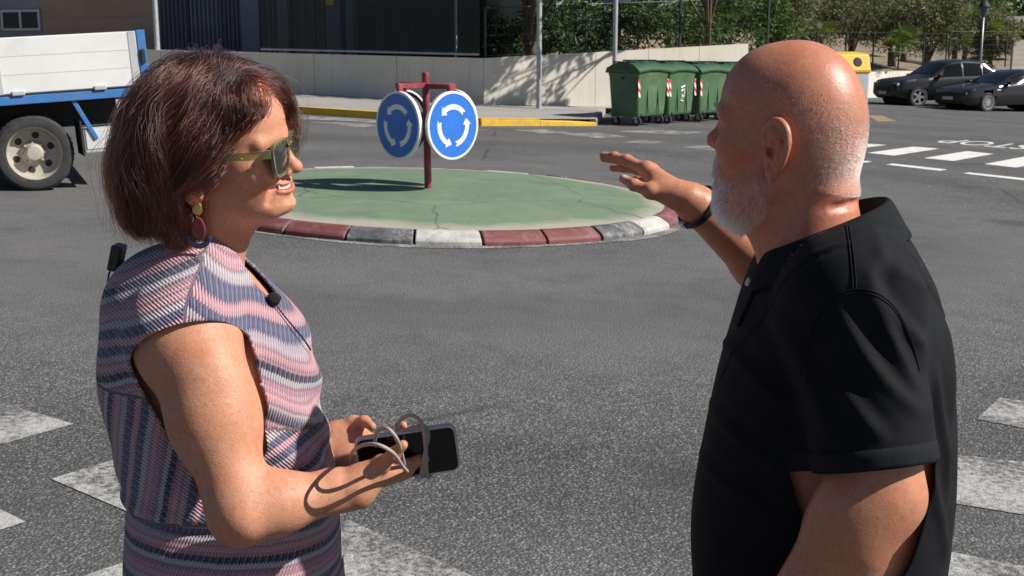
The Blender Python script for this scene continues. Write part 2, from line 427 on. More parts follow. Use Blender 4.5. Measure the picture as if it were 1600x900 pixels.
# ---- island
IC = A((-.85, 12.5)); IR = 2.6; ih = gz(*IC)
GREEN = NT('green_floor_paint'); v = GREEN.coord()
f = GREEN.noise(v, 2.2, 8, .7); g2 = GREEN.noise(v, 14, 6, .7)
gc = GREEN.ramp(f, [(.30, (.105, .160, .103)), (.52, (.135, .195, .128)), (.74, (.175, .225, .155))])
gc = GREEN.mix(GREEN.ramp(g2, [(.56, (0, 0, 0)), (.70, (.8, .8, .8))]), gc, (.20, .215, .165, 1))
gc = GREEN.mix(GREEN.ramp(GREEN.noise(v, .8, 7, .7), [(.50, (0, 0, 0)), (.68, (.55, .55, .55))]), gc, (.085, .115, .085, 1))
geo = GREEN.n('TexCoord').outputs['Object']; sep = GREEN.n('SeparateXYZ', Vector=geo)
rr = GREEN.math('POWER', GREEN.math('ADD', GREEN.math('POWER', GREEN.math('SUBTRACT', sep.outputs[0], IC[0]), 2.), GREEN.math('POWER', GREEN.math('SUBTRACT', sep.outputs[1], IC[1]), 2.)), .5)
edge = GREEN.math('ADD', rr, GREEN.math('MULTIPLY', GREEN.noise(v, 1.3, 5, .6), .75))
gc = GREEN.mix(GREEN.ramp(GREEN.math('MULTIPLY', edge, .1), [(.252, (0, 0, 0)), (.275, (.85, .85, .85))]), gc, (.36, .33, .28, 1))
ck = GREEN.n('TexVoronoi', Vector=GREEN.mix(.25, v, GREEN.noise(v, 1.5, 5, .6, 'Color')), Scale=.55, _feature='DISTANCE_TO_EDGE')
gc = GREEN.mix(GREEN.ramp(ck.outputs['Distance'], [(.0012, (.8, .8, .8)), (.0045, (0, 0, 0))]), gc, (.03, .04, .03, 1))
GREEN.set(Base__Color=gc, Roughness=.85, Normal=GREEN.bump(GREEN.noise(v, 60, 6, .7), .4, .006)); GREEN = GREEN.m
isl = tag(empty('traffic_island', (IC[0], IC[1], ih)), kind='structure')
mb = MB(); N = 112
tilt = lambda x, y, h: (x, y, gz(x, y)+h)
rings = []
for r, h in ((2.445, .108), (2.0, .138), (1.5, .165), (1.0, .182), (.5, .192)):
    rings.append([mb.bm.verts.new(tilt(IC[0]+r*math.cos(2*math.pi*k/N), IC[1]+r*math.sin(2*math.pi*k/N), h)) for k in range(N)])
cv = mb.bm.verts.new(tilt(IC[0], IC[1], .196))
for a_, b_ in zip(rings, rings[1:]):
    for k in range(N): mb.bm.faces.new((a_[k], a_[(k+1) % N], b_[(k+1) % N], b_[k]))
for k in range(N): mb.bm.faces.new((rings[-1][k], rings[-1][(k+1) % N], cv))
sub_ob_early = lambda o, p: (setattr(o, 'parent', p), setattr(o, 'matrix_parent_inverse', Matrix.Translation(-p.location)))
sub_ob_early(mb.build('painted_top', GREEN, isl, True), isl)
KR = mottled('red_kerb_paint', (.125, .034, .037, 1), (.20, .068, .068, 1), 9, .7, .5, 60, dist=.004, dirt=(.26, .20, .19, 1))
KW = mottled('white_kerb_paint', (.36, .35, .335, 1), (.52, .51, .485, 1), 8, .7, .5, 60, dist=.004, dirt=(.12, .11, .11, 1))
KB = mottled('worn_black_and_white_kerb', (.035, .035, .04, 1), (.16, .16, .165, 1), 7, .7, .5, 60, dist=.004, dirt=(.50, .49, .47, 1))
PROF = [(2.62, -.02), (2.62, .040), (2.60, .062), (2.515, .108), (2.49, .114), (2.44, .114), (2.44, -.02)]
n_st = 28; rk = random.Random(4)
for i in range(n_st):
    a0 = math.radians(-83)+2*math.pi*(i-.5)/n_st+.0045; a1 = a0+2*math.pi/n_st-.009; mb = MB(); K = 5; dr, dh = rk.uniform(-.006, .006), rk.uniform(-.005, .004)
    R = [[mb.bm.verts.new(tilt(IC[0]+(r+dr)*math.cos(a), IC[1]+(r+dr)*math.sin(a), h+(dh if h > 0 else 0))) for r, h in PROF] for a in np.linspace(a0, a1, K)]
    for a_, b_ in zip(R, R[1:]):
        for j in range(len(PROF)): mb.bm.faces.new((a_[j], a_[(j+1) % len(PROF)], b_[(j+1) % len(PROF)], b_[j]))
    mb.bm.faces.new(R[0]); mb.bm.faces.new(R[-1][::-1])
    o = mb.build('kerb_stone', (KW, KR, KR, KB)[i % 4], isl); sub_ob_early(o, isl); bv = o.modifiers.new('edge', 'BEVEL'); bv.width = .008; bv.segments = 2; bv.limit_method = 'ANGLE'
mb = MB(); R0 = [tilt(IC[0]+2.60*math.cos(a), IC[1]+2.60*math.sin(a), .004) for a in np.arange(96)/96*2*math.pi]; R1 = [tilt(IC[0]+(2.72+.03*math.sin(a*7))*math.cos(a), IC[1]+(2.72+.03*math.sin(a*7))*math.sin(a), .004) for a in np.arange(96)/96*2*math.pi]
for k in range(96): mb.face([R0[k], R0[(k+1) % 96], R1[(k+1) % 96], R1[k]])
mb.build('worn_edge_line', FADED, road)
# ---- pavement with yellow kerb
PAVE = NT('pavement_tiles'); v = PAVE.coord(); br = PAVE.n('TexBrick', Vector=v, Color1=(.27, .26, .245, 1), Color2=(.33, .315, .295, 1), Mortar=(.14, .135, .13, 1), Scale=2.5); br.inputs['Mortar Size'].default_value = .012
PAVE.set(Base__Color=PAVE.mix(.35, br.outputs[0], PAVE.ramp(PAVE.noise(v, 1.2, 6), [(.3, (.2, .19, .18)), (.7, (.38, .36, .33))])), Roughness=.9, Normal=PAVE.bump(br.outputs[1], -.3, .004)); PAVE = PAVE.m
kA, kB_, kC = A((-4.5, 25.6)), A((-.62, 24.15)), A((1.80, 25.55)); kL = kA+(kA-kB_)/np.linalg.norm(kA-kB_)*22; kD = kC+A((.55, 4.6))
KH = .15
def z2(p, h): return (p[0], p[1], gz(p[0], p[1])+h)
pv = [kL, kB_, kC, kD, A((9, 33)), A((9, 44)), A((-26, 50))]
mb = MB(); ins = .14
mb.face([z2(p, KH-.004) for p in pv]); pav = tag(mb.build('pavement', PAVE), kind='structure')
YEL = mottled('yellow_kerb_paint', (.62, .36, .020, 1), (.72, .45, .035, 1), 5, .7, .4, 60, dist=.004, dirt=(.30, .22, .10, 1)); CONC = mottled('kerb_concrete', (.26, .25, .23, 1), (.36, .35, .32, 1), 6, .9, .4)
def kerb_run(a, b, mat, ln=1.0, drop=False):
    d = (b-a); L = np.linalg.norm(d); u = d/L; n = int(L/ln); nr = A((-u[1], u[0]))
    for i in range(n):
        p, q = a+u*(L*i/n+.008), a+u*(L*(i+1)/n-.008); hh = KH*(1. if not (drop and i == n-1) else .9); q2 = .55 if (drop and i == n-1) else 1.
        mb = MB(); sec = [(0, -.05), (0, hh-.03), (.025, hh+.004), (.15, hh+.004), (.15, -.05)]
        R = [[mb.bm.verts.new(z2(e+nr*(t+jit), h*k if h > 0 else h)) for t, h in sec] for e, k, jit in ((p, 1, rk.uniform(0, .012)), (q, q2, rk.uniform(0, .012)))]
        for j in range(5): mb.bm.faces.new((R[0][j], R[0][(j+1) % 5], R[1][(j+1) % 5], R[1][j]))
        mb.bm.faces.new(R[0]); mb.bm.faces.new(R[1][::-1]); o = mb.build('kerb_stone', mat, pav)
kerb_run(kL+A((.0, -.02)), kA, YEL); kerb_run(kA, kB_, YEL, 1.0); kerb_run(kB_, kC, YEL, .95, True); kerb_run(kC, kD, CONC)
# ---- walls
WALLM = NT('cast_concrete'); v = WALLM.coord()
wc_ = WALLM.ramp(WALLM.noise(v, .9, 8, .65), [(.28, (.54, .505, .435)), (.72, (.66, .62, .545))])
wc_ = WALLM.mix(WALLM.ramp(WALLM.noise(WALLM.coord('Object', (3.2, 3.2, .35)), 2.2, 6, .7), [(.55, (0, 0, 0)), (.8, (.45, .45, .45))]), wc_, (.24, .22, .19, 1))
WALLM.set(Base__Color=wc_, Roughness=.9, Normal=WALLM.bump(WALLM.noise(v, 25, 6, .7), .3, .006)); WALLM = WALLM.m
wcorner = A((-.70, 29.6)); uL = unit((-4.9, 1.75)); uR = unit((.915, .40))
def wall_run(name, a, u, L, h0, h1, label, pan=2.4, th=.22):
    e = empty(name, z2(a, 0), 0, label, 'wall'); n = max(1, round(L/pan)); nr = A((-u[1], u[0])); nr = nr if nr[1] > 0 else -nr
    for i in range(n):
        p, q = a+u*(L*i/n+.006), a+u*(L*(i+1)/n-.006); t0, t1 = h0+(h1-h0)*i/n, h0+(h1-h0)*(i+1)/n; b0 = gz(*p)-.1; b1 = gz(*q)-.1; d = rk.uniform(0, .008)
        f = [(p[0], p[1], b0), (q[0], q[1], b1), (q[0], q[1], t1), (p[0], p[1], t0)]; f = [tuple(A(x)+A((nr[0]*d, nr[1]*d, 0))) for x in f]
        mb = MB(); mb.poly_prism(f, (nr[0]*th, nr[1]*th, 0)); sub_ob_early(mb.build('wall_panel', WALLM, e), e)
    return e
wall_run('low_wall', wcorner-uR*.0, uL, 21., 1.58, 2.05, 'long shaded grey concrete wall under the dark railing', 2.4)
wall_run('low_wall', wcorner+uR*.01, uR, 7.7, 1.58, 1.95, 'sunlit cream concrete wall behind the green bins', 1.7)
# white wall by the parked cars
W2a, W2b = A((11.4, 46.0)), A((17.5, 52.))
wall_run('low_wall', W2a, unit(W2b-W2a), 9.0, .95, .95, 'low white wall under the bank behind the black car', 3.)
# ================================================================ THINGS IN THE STREET
def place(o, p): sub_ob_early(o, p); return o
def dup(root, loc, rz, **tags):
    r = root.copy(); COL.objects.link(r); r.location = Vector(loc); r.rotation_euler = (0, 0, rz)
    for k, v_ in tags.items(): r[k] = v_
    for ch in list(root.children):
        c = ch.copy(); COL.objects.link(c); c.parent = r
        for g in list(ch.children):
            d = g.copy(); COL.objects.link(d); d.parent = c
    return r
GALV = mottled('galvanised_steel', (.34, .35, .36, 1), (.46, .47, .48, 1), 9, .5, .1, metallic=.35)
# ---- roundabout sign
REDP = mottled('chipped_red_paint', (.20, .025, .035, 1), (.30, .050, .058, 1), 12, .5, .3, 80, dirt=(.32, .12, .11, 1))
SB = mottled('sign_blue', (.022, .145, .53, 1), (.028, .165, .60, 1), 6, .35, .03); SWt = mottled('sign_white', (.72, .72, .71, 1), (.80, .80, .79, 1), 12, .4, .03); SBK = mottled('sign_back_grey', (.10, .10, .105, 1), (.15, .15, .155, 1), 10, .6, .1)
sp = gnd(669, 294, .194)
sign = empty('roundabout_sign', sp, 0, 'red post with blue round direction signs on the green island', 'traffic sign')
mb = MB(); mb.tube([(0, 0, -.05), (-.005, 0, .6), (-.012, 0, 1.165)], .037, 20); mb.tube([(-.012, 0, 1.155), (-.012, 0, 1.172)], [.039, .034], 20); mb.build('post', REDP, sign, 40)
def arrow_pts(a0, a1, ri, ro, n=14):
    am = a1-.34*math.copysign(1, a1-a0); rm = (ri+ro)/2; w = (ro-ri)
    out = [(ro*math.cos(a), ro*math.sin(a)) for a in np.linspace(a0, am, n)]
    out += [((ro+w*.55)*math.cos(am), (ro+w*.55)*math.sin(am)), (rm*math.cos(a1), rm*math.sin(a1)), ((ri-w*.55)*math.cos(am), (ri-w*.55)*math.sin(am))]
    inn = [(ri*math.cos(a), ri*math.sin(a)) for a in np.linspace(am, a0, n)]
    out += inn; ad = a0+.13*math.copysign(1, a1-a0); out.append((rm*math.cos(ad), rm*math.sin(ad)))
    return out
DR = .335
for k, ang in enumerate((225, 315, 135, 45)):
    a = math.radians(ang); d = Vector((math.cos(a), math.sin(a), 0)); t_ = Vector((-d.y, d.x, 0)); az = .025 if k != 1 else .0
    mb = MB(); rt = Matrix.Rotation(a, 3, 'Z'); zt = 1.035+(.012 if k in (0, 2) else 0)
    mb.box(d*.20+Vector((-.010, 0, zt)), (.36, .05, .05), rt); mb.box(d*.355+Vector((0, 0, zt-.07)), (.05, .05, .16), rt, .004)
    mb.build('bracket_arm', REDP, sign)
    c = d*.392+Vector((0, 0, .655)); M = Matrix.Translation(c) @ Matrix(((t_.x, 0, d.x, 0), (t_.y, 0, d.y, 0), (0, 1, 0, 0), (0, 0, 0, 1)))
    mb = MB(); mb.lathe([(0, 0), (DR-.004, 0), (DR-.004, -.03), (DR-.012, -.034), (DR-.012, -.006), (0, -.006)], 56, M); disc = mb.build('sign_disc', SB, sign)
    mb = MB(); mb.lathe([(DR-.019, .0015), (DR-.019, .0035), (DR-.004, .0035), (DR+.004, .0), (DR+.004, -.034), (DR-.006, -.038), (DR-.014, -.036)], 56, M); mb.build('rim', SWt, disc, 40)
    mb = MB(); mb.lathe([(0, -.0075), (DR-.013, -.0075), (DR-.013, -.012), (0, -.012)], 40, M); mb.build('back_plate', SBK, disc)
    for a0, a1 in ((38, 146), (165, 262), (-82, 22)):
        pts = arrow_pts(math.radians(a0), math.radians(a1), DR*.48, DR*.63)
        mb = MB(); mb.poly_prism([M @ Vector((x, y, .0008)) for x, y in pts], d*.0016); mb.build('arrow', SWt, disc)
    for sx in (-1, 1):
        mb = MB(); mb.box(d*.368+t_*(.07*sx)+Vector((0, 0, .655)), (.014, .03, .36), rt); mb.build('rail', GALV, disc)
# ---- street poles
def pole(px, py, top, r, label, cat, name):
    p = gnd(px, py, .0); e = empty(name, p, 0, label, cat); mb = MB(); mb.tube([(0, 0, -.05), (0, 0, top)], r, 14); mb.build('post', GALV, e, 40)
    mb = MB(); mb.lathe([(0, .16), (r+.045, .155), (r+.05, .14), (r+.05, .1)], 16); mb.build('base_collar', GALV, e, 40); return e, p
e, p = pole(713, 164, 6, .038, 'thin grey steel pole in front of the shaded concrete wall', 'pole', 'street_pole')
e, p = pole(842, 179, 7, .062, 'tall bare grey pole standing on the pavement before the sunlit wall', 'pole', 'street_pole')
e, p = pole(959, 186, 3.3, .055, 'grey post with square sign seen from behind, left of the bins', 'sign post', 'sign_post')
mb = MB(); rrp = rrect(.36, .36, .06) if 'rrect' in globals() else [(-.3, -.36), (-.36, -.3), (-.36, .3), (-.3, .36), (.3, .36), (.36, .3), (.36, -.3), (.3, -.36)]
mb.poly_prism([(x+.02, .075, z+3.02) for x, z in rrp], (0, .02, 0)); mb.build('sign_panel', SBK, e)
for z in (2.8, 3.2): mb = MB(); mb.box((.0, .02, z), (.3, .09, .04)); mb.build('clamp', GALV, e)
pL = at(253, 200, 33.); lp = empty('lamp_post', (pL[0], 33., gz(pL[0], 33.)), 0, 'slim pale grey lamp post beside the brown building', 'lamp post')
mb = MB(); mb.tube([(0, 0, 0), (0, 0, 9)], [.075, .05], 14); mb.build('post', GALV, lp, 40)
mb = MB(); mb.tube([(0, 0, 8.9), (.5, -.4, 9.3), (1.1, -.9, 9.4)], .04, 10); mb.build('arm', GALV, lp, 40); mb = MB(); mb.box((1.3, -1.05, 9.4), (.5, .25, .12), rotz(-.7), .03); mb.build('lamp_head', GALV, lp)
# ---- bins
BG = mottled('green_bin_plastic', (.050, .115, .052, 1), (.072, .150, .072, 1), 3, .55, .2, 40, dirt=(.17, .22, .14, 1)); BDK = mottled('dark_green_lid', (.018, .060, .026, 1), (.030, .085, .038, 1), 4, .5, .15, 40); TY = mottled('castor_rubber', (.02, .02, .02, 1), (.035, .035, .035, 1), 30, .8, .2)
RW = NT('red_white_stripes'); v = RW.coord(); sx = RW.n('SeparateXYZ', Vector=v); fr = RW.math('FRACT', RW.math('MULTIPLY', RW.math('ADD', sx.outputs[2], RW.math('MULTIPLY', sx.outputs[0], 1.)), 5.)); RW.set(Base__Color=RW.mix(RW.math('GREATER_THAN', fr, .5), (.72, .70, .68, 1), (.52, .03, .03, 1)), Roughness=.4); RW = RW.m
def make_bin():
    e = empty('wheeled_bin'); Wd, D = 1.30, .76
    mb = MB(); R = []
    for z, s in ((.20, .86), (.26, .90), (.70, .955), (1.06, 1.0), (1.10, 1.03), (1.16, 1.03)):
        w, d = Wd/2*s, D/2*s; q = rrect2(w, d, .07); R.append([mb.bm.verts.new((x, y, z)) for x, y in q])
    for a_, b_ in zip(R, R[1:]):
        for k in range(len(a_)): mb.bm.faces.new((a_[k], a_[(k+1) % len(a_)], b_[(k+1) % len(a_)], b_[k]))
    mb.bm.faces.new(R[0][::-1]); mb.bm.faces.new(R[-1]); body = mb.build('bin_body', BG, e, 35)
    for x in (-.22, .22): mb = MB(); mb.box((x, -D/2*.955-.006, .66), (.03, .03, .78), Matrix.Rotation(-.06, 3, 'X'), .008); mb.build('rib', BG, body)
    mb = MB(); mb.box((0, -D/2*.86-.01, .24), (Wd*.7, .05, .06), None, .015); mb.build('foot_rail', BDK, body)
    mb = MB(); R = []
    for y, z in ((-.43, 1.17), (-.42, 1.23), (-.30, 1.33), (-.05, 1.40), (.20, 1.38), (.40, 1.28), (.43, 1.18)): R.append([mb.bm.verts.new((x, y, z-(.04 if abs(x) > .6 else 0))) for x in (-.69, -.66, -.2, .2, .66, .69)])
    for a_, b_ in zip(R, R[1:]):
        for k in range(5): mb.bm.faces.new((a_[k], a_[k+1], b_[k+1], b_[k]))
    for k in (0, 5): mb.bm.faces.new([r[k] for r in R])
    lid = mb.build('lid', BDK, e, 50); s = lid.modifiers.new('t', 'SOLIDIFY'); s.thickness = .03
    for x in (-.63, -.21, .21, .63): mb = MB(); mb.box((x, -.02, 1.395 if abs(x) < .5 else 1.365), (.05, .6, .03), None, .01); mb.build('lid_rib', BDK, lid)
    for x in (-1, 1):
        mb = MB(); mb.tube([(x*.64, 0, 1.02), (x*.74, 0, 1.02)], .028, 12); mb.build('lifting_pin', BDK, e, 40)
        mb = MB(); mb.box((x*.615, -D/2-.004, .80), (.075, .012, .38), Matrix.Rotation(-.05, 3, 'X')); mb.build('reflective_strip', RW, e)
        for y in (-1, 1):
            mb = MB(); c = Vector((x*.48, y*.26, .1)); mb.tube([c-Vector((.025, 0, 0)), c+Vector((.025, 0, 0))], .1, 18); wh = mb.build('castor', TY, e, 40)
            mb = MB(); mb.box(c+Vector((0, .02, .08)), (.08, .1, .06)); mb.tube([c-Vector((.035, 0, 0)), c+Vector((.035, 0, 0))], .045, 12); mb.build('fork', GALV, wh)
    return e
def rrect2(w, h, r, n=4):
    out = []
    for cx, cy, a0 in ((w-r, h-r, 0), (-w+r, h-r, 90), (-w+r, -h+r, 180), (w-r, -h+r, 270)):
        out += [(cx+r*math.cos(math.radians(a0+90*k/(n-1))), cy+r*math.sin(math.radians(a0+90*k/(n-1)))) for k in range(n)]
    return out
bin0 = make_bin(); rowd = unit((.60, .80)); nrmf = A((.80, -.60)); rz = math.atan2(rowd[1], rowd[0])
for i in range(4):
    fl = A((2.68, 25.75))+rowd*i*1.42+A((.03*(-1)**i, .02*i)); c = fl+rowd*.65-nrmf*.40; loc = (c[0], c[1], gz(*c)+.002)
    lb = ('nearest green wheeled bin, its dark left side facing the street', 'second green wheeled bin in the row, with a pale worn emblem', 'third green wheeled bin in the row by the cream wall', 'fourth green wheeled bin, farthest, half hidden by the man\'s head')[i]
    if i == 0: o = bin0; o.location = loc; o.rotation_euler = (0, 0, rz); o['label'] = lb; o['category'] = 'bin'; o['group'] = 'green wheeled bins by the wall'
    else: o = dup(bin0, loc, rz+(.03, -.02, .02)[i-1], label=lb)
    if i == 1:
        mb = MB()
        for x0, z0, x1, z1 in ((-.03, .62, .09, .60), (.09, .60, .09, .78), (-.05, .72, .03, .76), (.0, .56, .0, .66), (-.08, .80, .10, .84), (-.07, .52, .06, .50)): mb.tube([(x0, -.372-.022*(z0-.7)/.36, z0), (x1, -.372-.022*(z1-.7)/.36, z1)], .016, 6)
        mb.build('emblem', SWt, o)
# ---- yellow recycling container
YB = mottled('yellow_lid', (.68, .40, .02, 1), (.75, .47, .03, 1), 4, .5, .1); GB = mottled('pale_grey_panel', (.42, .46, .50, 1), (.52, .55, .57, 1), 3, .5, .1, dirt=(.40, .30, .22, 1))
yp = gnd(1306, 172); yc = empty('recycling_container', (yp[0]+.2, yp[1]+.6, yp[2]), math.radians(14), 'yellow topped recycling container with pale grey body behind the man\'s head', 'container')
mb = MB(); mb.box((0, 0, .60), (1.5, 1.1, 1.1), None, .05); mb.build('container_body', GB, yc)
mb = MB(); mb.poly_prism([(-.78, y, z) for y, z in ((-.58, 1.12), (-.58, 1.22), (-.42, 1.70), (.42, 1.78), (.58, 1.3), (.58, 1.12))], (1.56, 0, 0)); o = mb.build('lid', YB, yc); b = o.modifiers.new('r', 'BEVEL'); b.width = .05; b.segments = 3
for x in (-.38, .34): mb = MB(); mb.lathe([(0, .012), (.13, .012), (.15, 0)], 20, Matrix.Translation((x, -.505, 1.46)) @ Matrix.Rotation(math.radians(72), 4, 'X')); mb.build('opening', TY, yc)
mb = MB(); mb.box((.76, -.2, .7), (.01, .12, .2)); mb.build('rust_patch', mottled('rust', (.20, .07, .03, 1), (.3, .12, .05, 1), 20, .9), yc)
# ---- truck
TW = mottled('truck_white_paint', (.66, .66, .64, 1), (.74, .74, .72, 1), 2.5, .4, .05, 30, dirt=(.55, .54, .50, 1)); TB = mottled('truck_blue_paint', (.035, .16, .42, 1), (.05, .20, .50, 1), 4, .45, .1, dirt=(.14, .16, .2, 1)); TGR = mottled('truck_grey_post', (.40, .41, .42, 1), (.5, .5, .5, 1), 6, .5, .1); TDK = mottled('chassis_black', (.014, .014, .015, 1), (.03, .03, .03, 1), 12, .7, .2); RIMC = mottled('dusty_rim', (.36, .33, .28, 1), (.50, .46, .39, 1), 6, .55, .15, metallic=.2); TYR = mottled('tyre_rubber', (.018, .018, .019, 1), (.05, .048, .046, 1), 14, .85, .3)
ALUM = mottled('white_tool_box', (.55, .55, .54, 1), (.64, .64, .62, 1), 8, .5, .1)
tw = gnd(60, 297); uT = unit((.90, .44)); rzT = math.atan2(uT[1], uT[0])
truck = empty('flatbed_truck', (tw[0], tw[1]+.02, gz(tw[0], tw[1])), rzT, 'blue and white flatbed lorry with wooden pallets passing at left', 'truck'); truck.rotation_euler = (0, math.radians(-3.4), rzT)
def wheel(c, r, w, parent, rimr=.66, spokes=0):
    """disc in the local xz plane, outer face toward -y"""
    M = Matrix.Translation(Vector(c)) @ Matrix.Rotation(math.radians(90), 4, 'X')
    mb = MB(); mb.lathe([(r*rimr, w*.5), (r*.80, w*.55), (r*.93, w*.50), (r, w*.36), (r, -w*.36), (r*.93, -w*.5), (r*rimr, -w*.5), (r*rimr, w*.5)], 48, M); ty = mb.build('tyre', TYR, parent, 35)
    mb = MB()
    for k in range(44):
        a = 2*math.pi*k/44
        for s in (-1, 1): mb.box(M @ Vector((math.cos(a+s*.03)*r*.998, math.sin(a+s*.03)*r*.998, s*w*.2)), (.012*r/.38, w*.3, .014), (Matrix.Rotation(math.radians(90), 3, 'X') @ Matrix.Rotation(a, 3, 'Z') @ Matrix.Rotation(math.radians(90), 3, 'X')))
    mb.build('tread', TYR, ty)
    return M, ty
def truck_wheel(c, face=1):
    g = empty('wheel', c); g.parent = truck
    M, ty = wheel((0, 0, 0), .385, .23, g, .70)
    mb = MB(); mb.lathe([(.272, .115), (.262, .10), (.25, .02), (.235, -.03), (.13, -.045), (.12, -.03), (.10, .005), (.085, .055), (.07, .075), (0, .08)], 40, M); rim = mb.build('rim', RIMC, g, 35)
    mb = MB()
    for k in range(6): a = 2*math.pi*k/6+.3; q = M @ Vector((.185*math.cos(a), .185*math.sin(a), -.034)); mb.lathe([(0, .003), (.034, .003), (.04, -.003)], 14, M @ Matrix.Translation((.185*math.cos(a), .185*math.sin(a), -.036)))
    mb.build('rim_hole', TDK, rim)
    mb = MB()
    for k in range(8): a = 2*math.pi*k/8; mb.lathe([(0, .03), (.012, .028), (.014, 0)], 6, M @ Matrix.Translation((.108*math.cos(a), .108*math.sin(a), -.01)))
    mb.build('wheel_nut', RIMC, rim)
truck_wheel((0, 0, .387)); truck_wheel((0, .26, .387)); truck_wheel((0, 1.75, .387)); truck_wheel((-3.3, .03, .387)); truck_wheel((-3.3, 1.75, .387))
yS = -.16; yF = 2.0
def tbx(name, c, s, mat, rot=None, bevel=.006): mb = MB(); mb.box(c, s, rot, bevel); return mb.build(name, mat, truck)
for x0, x1 in ((-.30, 1.13), (-2.35, -.44)):
    sb = tbx('side_board', ((x0+x1)/2, yS, 1.276), (x1-x0, .03, .56), TW)
    for k in range(3): mb = MB(); mb.box(((x0+x1)/2, yS-.017, 1.095+k*.181), (x1-x0-.16, .008, .178), None, .0015); mb.build('board_plank', TW, sb)
    for xx in (x0+.05, x1-.05): mb = MB(); mb.box((xx, yS-.019, 1.276), (.075, .014, .555), None, .004); mb.build('end_cap', TGR, sb)
    for xx in (x0+.22, x1-.42): mb = MB(); mb.box((xx, yS-.03, 1.005), (.12, .05, .045), None, .01); mb.build('hinge', TGR, sb)
    tbx('side_board', ((x0+x1)/2, yF, 1.276), (x1-x0, .03, .56), TW)
for xx in (-.37, 1.175, -2.42):
    pst = tbx('corner_post', (xx, yS+.01, 1.255), (.085, .07, .62), TB); mb = MB(); mb.box((xx, yS-.04, 1.30), (.04, .03, .14), None, .005); mb.build('latch', TDK, pst); tbx('corner_post', (xx, yF, 1.255), (.085, .07, .62), TB)
tbx('tail_board', (1.20, .92, 1.276), (.03, 2.1, .56), TW); tbx('bed_floor', (-.6, .92, .955), (3.7, 2.16, .05), TDK)
tbx('bed_rail', (-.6, yS, .935), (3.66, .06, .085), TB); tbx('bed_rail', (-.6, yF, .935), (3.66, .06, .085), TB)
tbx('brace', (.52, yS+.02, .70), (.045, .05, .48), TB, Matrix.Rotation(-.42, 3, 'Y')); tbx('brace', (-.50, yS+.02, .70), (.06, .05, .48), TB, Matrix.Rotation(.30, 3, 'Y'))
tbx('chassis_beam', (-1.2, .55, .72), (4.8, .10, .26), TDK); tbx('chassis_beam', (-1.2, 1.30, .72), (4.8, .10, .26), TDK); tbx('axle', (0, .9, .39), (.14, 1.7, .14), TDK); tbx('axle', (-3.3, .9, .39), (.12, 1.7, .12), TDK)
bx_ = tbx('tool_box', (.64, .04, .47), (.30, .36, .26), TGR, None, .015); mb = MB(); mb.box((.64, -.142, .48), (.26, .012, .20), None, .006); mb.build('tool_box_door', ALUM, bx_)
tbx('mudflap', (.47, .05, .50), (.02, .50, .36), TDK); tbx('rear_bumper', (1.12, .92, .60), (.06, 2.0, .11), TGR); tl = tbx('tail_light', (1.02, -.17, .83), (.20, .05, .085), mottled('tail_light_red', (.30, .05, .04, 1), (.4, .08, .06, 1), 30, .3)); mb = MB(); mb.box((.88, -.17, .83), (.07, .05, .085), None, .005); mb.build('tail_light', TGR, truck)
mb = MB(); mb.poly_prism([(x, .0, z) for x, z in ((-2.55, .55), (-2.55, 2.30), (-2.75, 2.42), (-3.9, 2.36), (-4.25, 1.55), (-4.32, .95), (-4.32, .45), (-3.75, .45), (-3.7, .72), (-3.5, .84), (-3.1, .84), (-2.9, .72), (-2.85, .45))], (0, 1.9, 0)); cab = mb.build('cab', TW, truck); b = cab.modifiers.new('r', 'BEVEL'); b.width = .05; b.segments = 3; b.limit_method = 'ANGLE'
CGL = NT('car_glass'); CGL.set(Base__Color=(.006, .007, .008, 1), Roughness=.05, Specular__IOR__Level=.35); CGL = CGL.m
mb = MB(); mb.poly_prism([(x, -.006, z) for x, z in ((-2.72, 1.45), (-2.72, 2.2), (-3.75, 2.18), (-4.0, 1.5))], (0, .01, 0)); mb.build('side_window', CGL, cab); mb = MB(); mb.poly_prism([(-3.92, .15, 2.28), (-4.24, .15, 1.60), (-4.24, 1.75, 1.60), (-3.92, 1.75, 2.28)], (-.02, 0, .01)); mb.build('windscreen', CGL, cab)
# pallets on the bed
WOOD = mottled('pallet_wood', (.42, .26, .12, 1), (.58, .39, .20, 1), 5, .8, .4, 40)
def make_pallet():
    e = empty('wooden_pallet'); mb = MB()
    for k in range(6): mb = MB(); mb.box((0, -.36+k*.144, .133), (1.1, .11, .022), None, .003); mb.build('deck_board', WOOD, e)
    for x in (-.5, 0, .5):
        for y in (-.33, 0, .33): mb = MB(); mb.box((x, y, .072), (.10, .12, .09), None, .003); mb.build('block', WOOD, e)
    for y in (-.33, 0, .33): mb = MB(); mb.box((0, y, .014), (1.1, .10, .022), None, .003); mb.build('bottom_board', WOOD, e)
    return e
Rt = Matrix.Rotation(rzT, 3, 'Z') @ Matrix.Rotation(math.radians(-3.4), 3, 'Y')
pal0 = make_pallet(); names = ('lowest', 'second', 'third', 'fourth', 'fifth', 'sixth', 'seventh', 'topmost')
for k in range(8):
    loc = truck.location+Rt @ Vector((-.97+.012*(-1)**k, .36+.01*(k % 3), .982+k*.1455)); lb = '%s pale wooden pallet of the stack on the lorry bed' % names[k]
    if k == 0: o = pal0; o.location = loc; tag(o, lb, 'pallet', 'pallets stacked on the lorry')
    else: o = dup(pal0, loc, 0, label=lb)
    o.rotation_euler = Rt.to_euler()
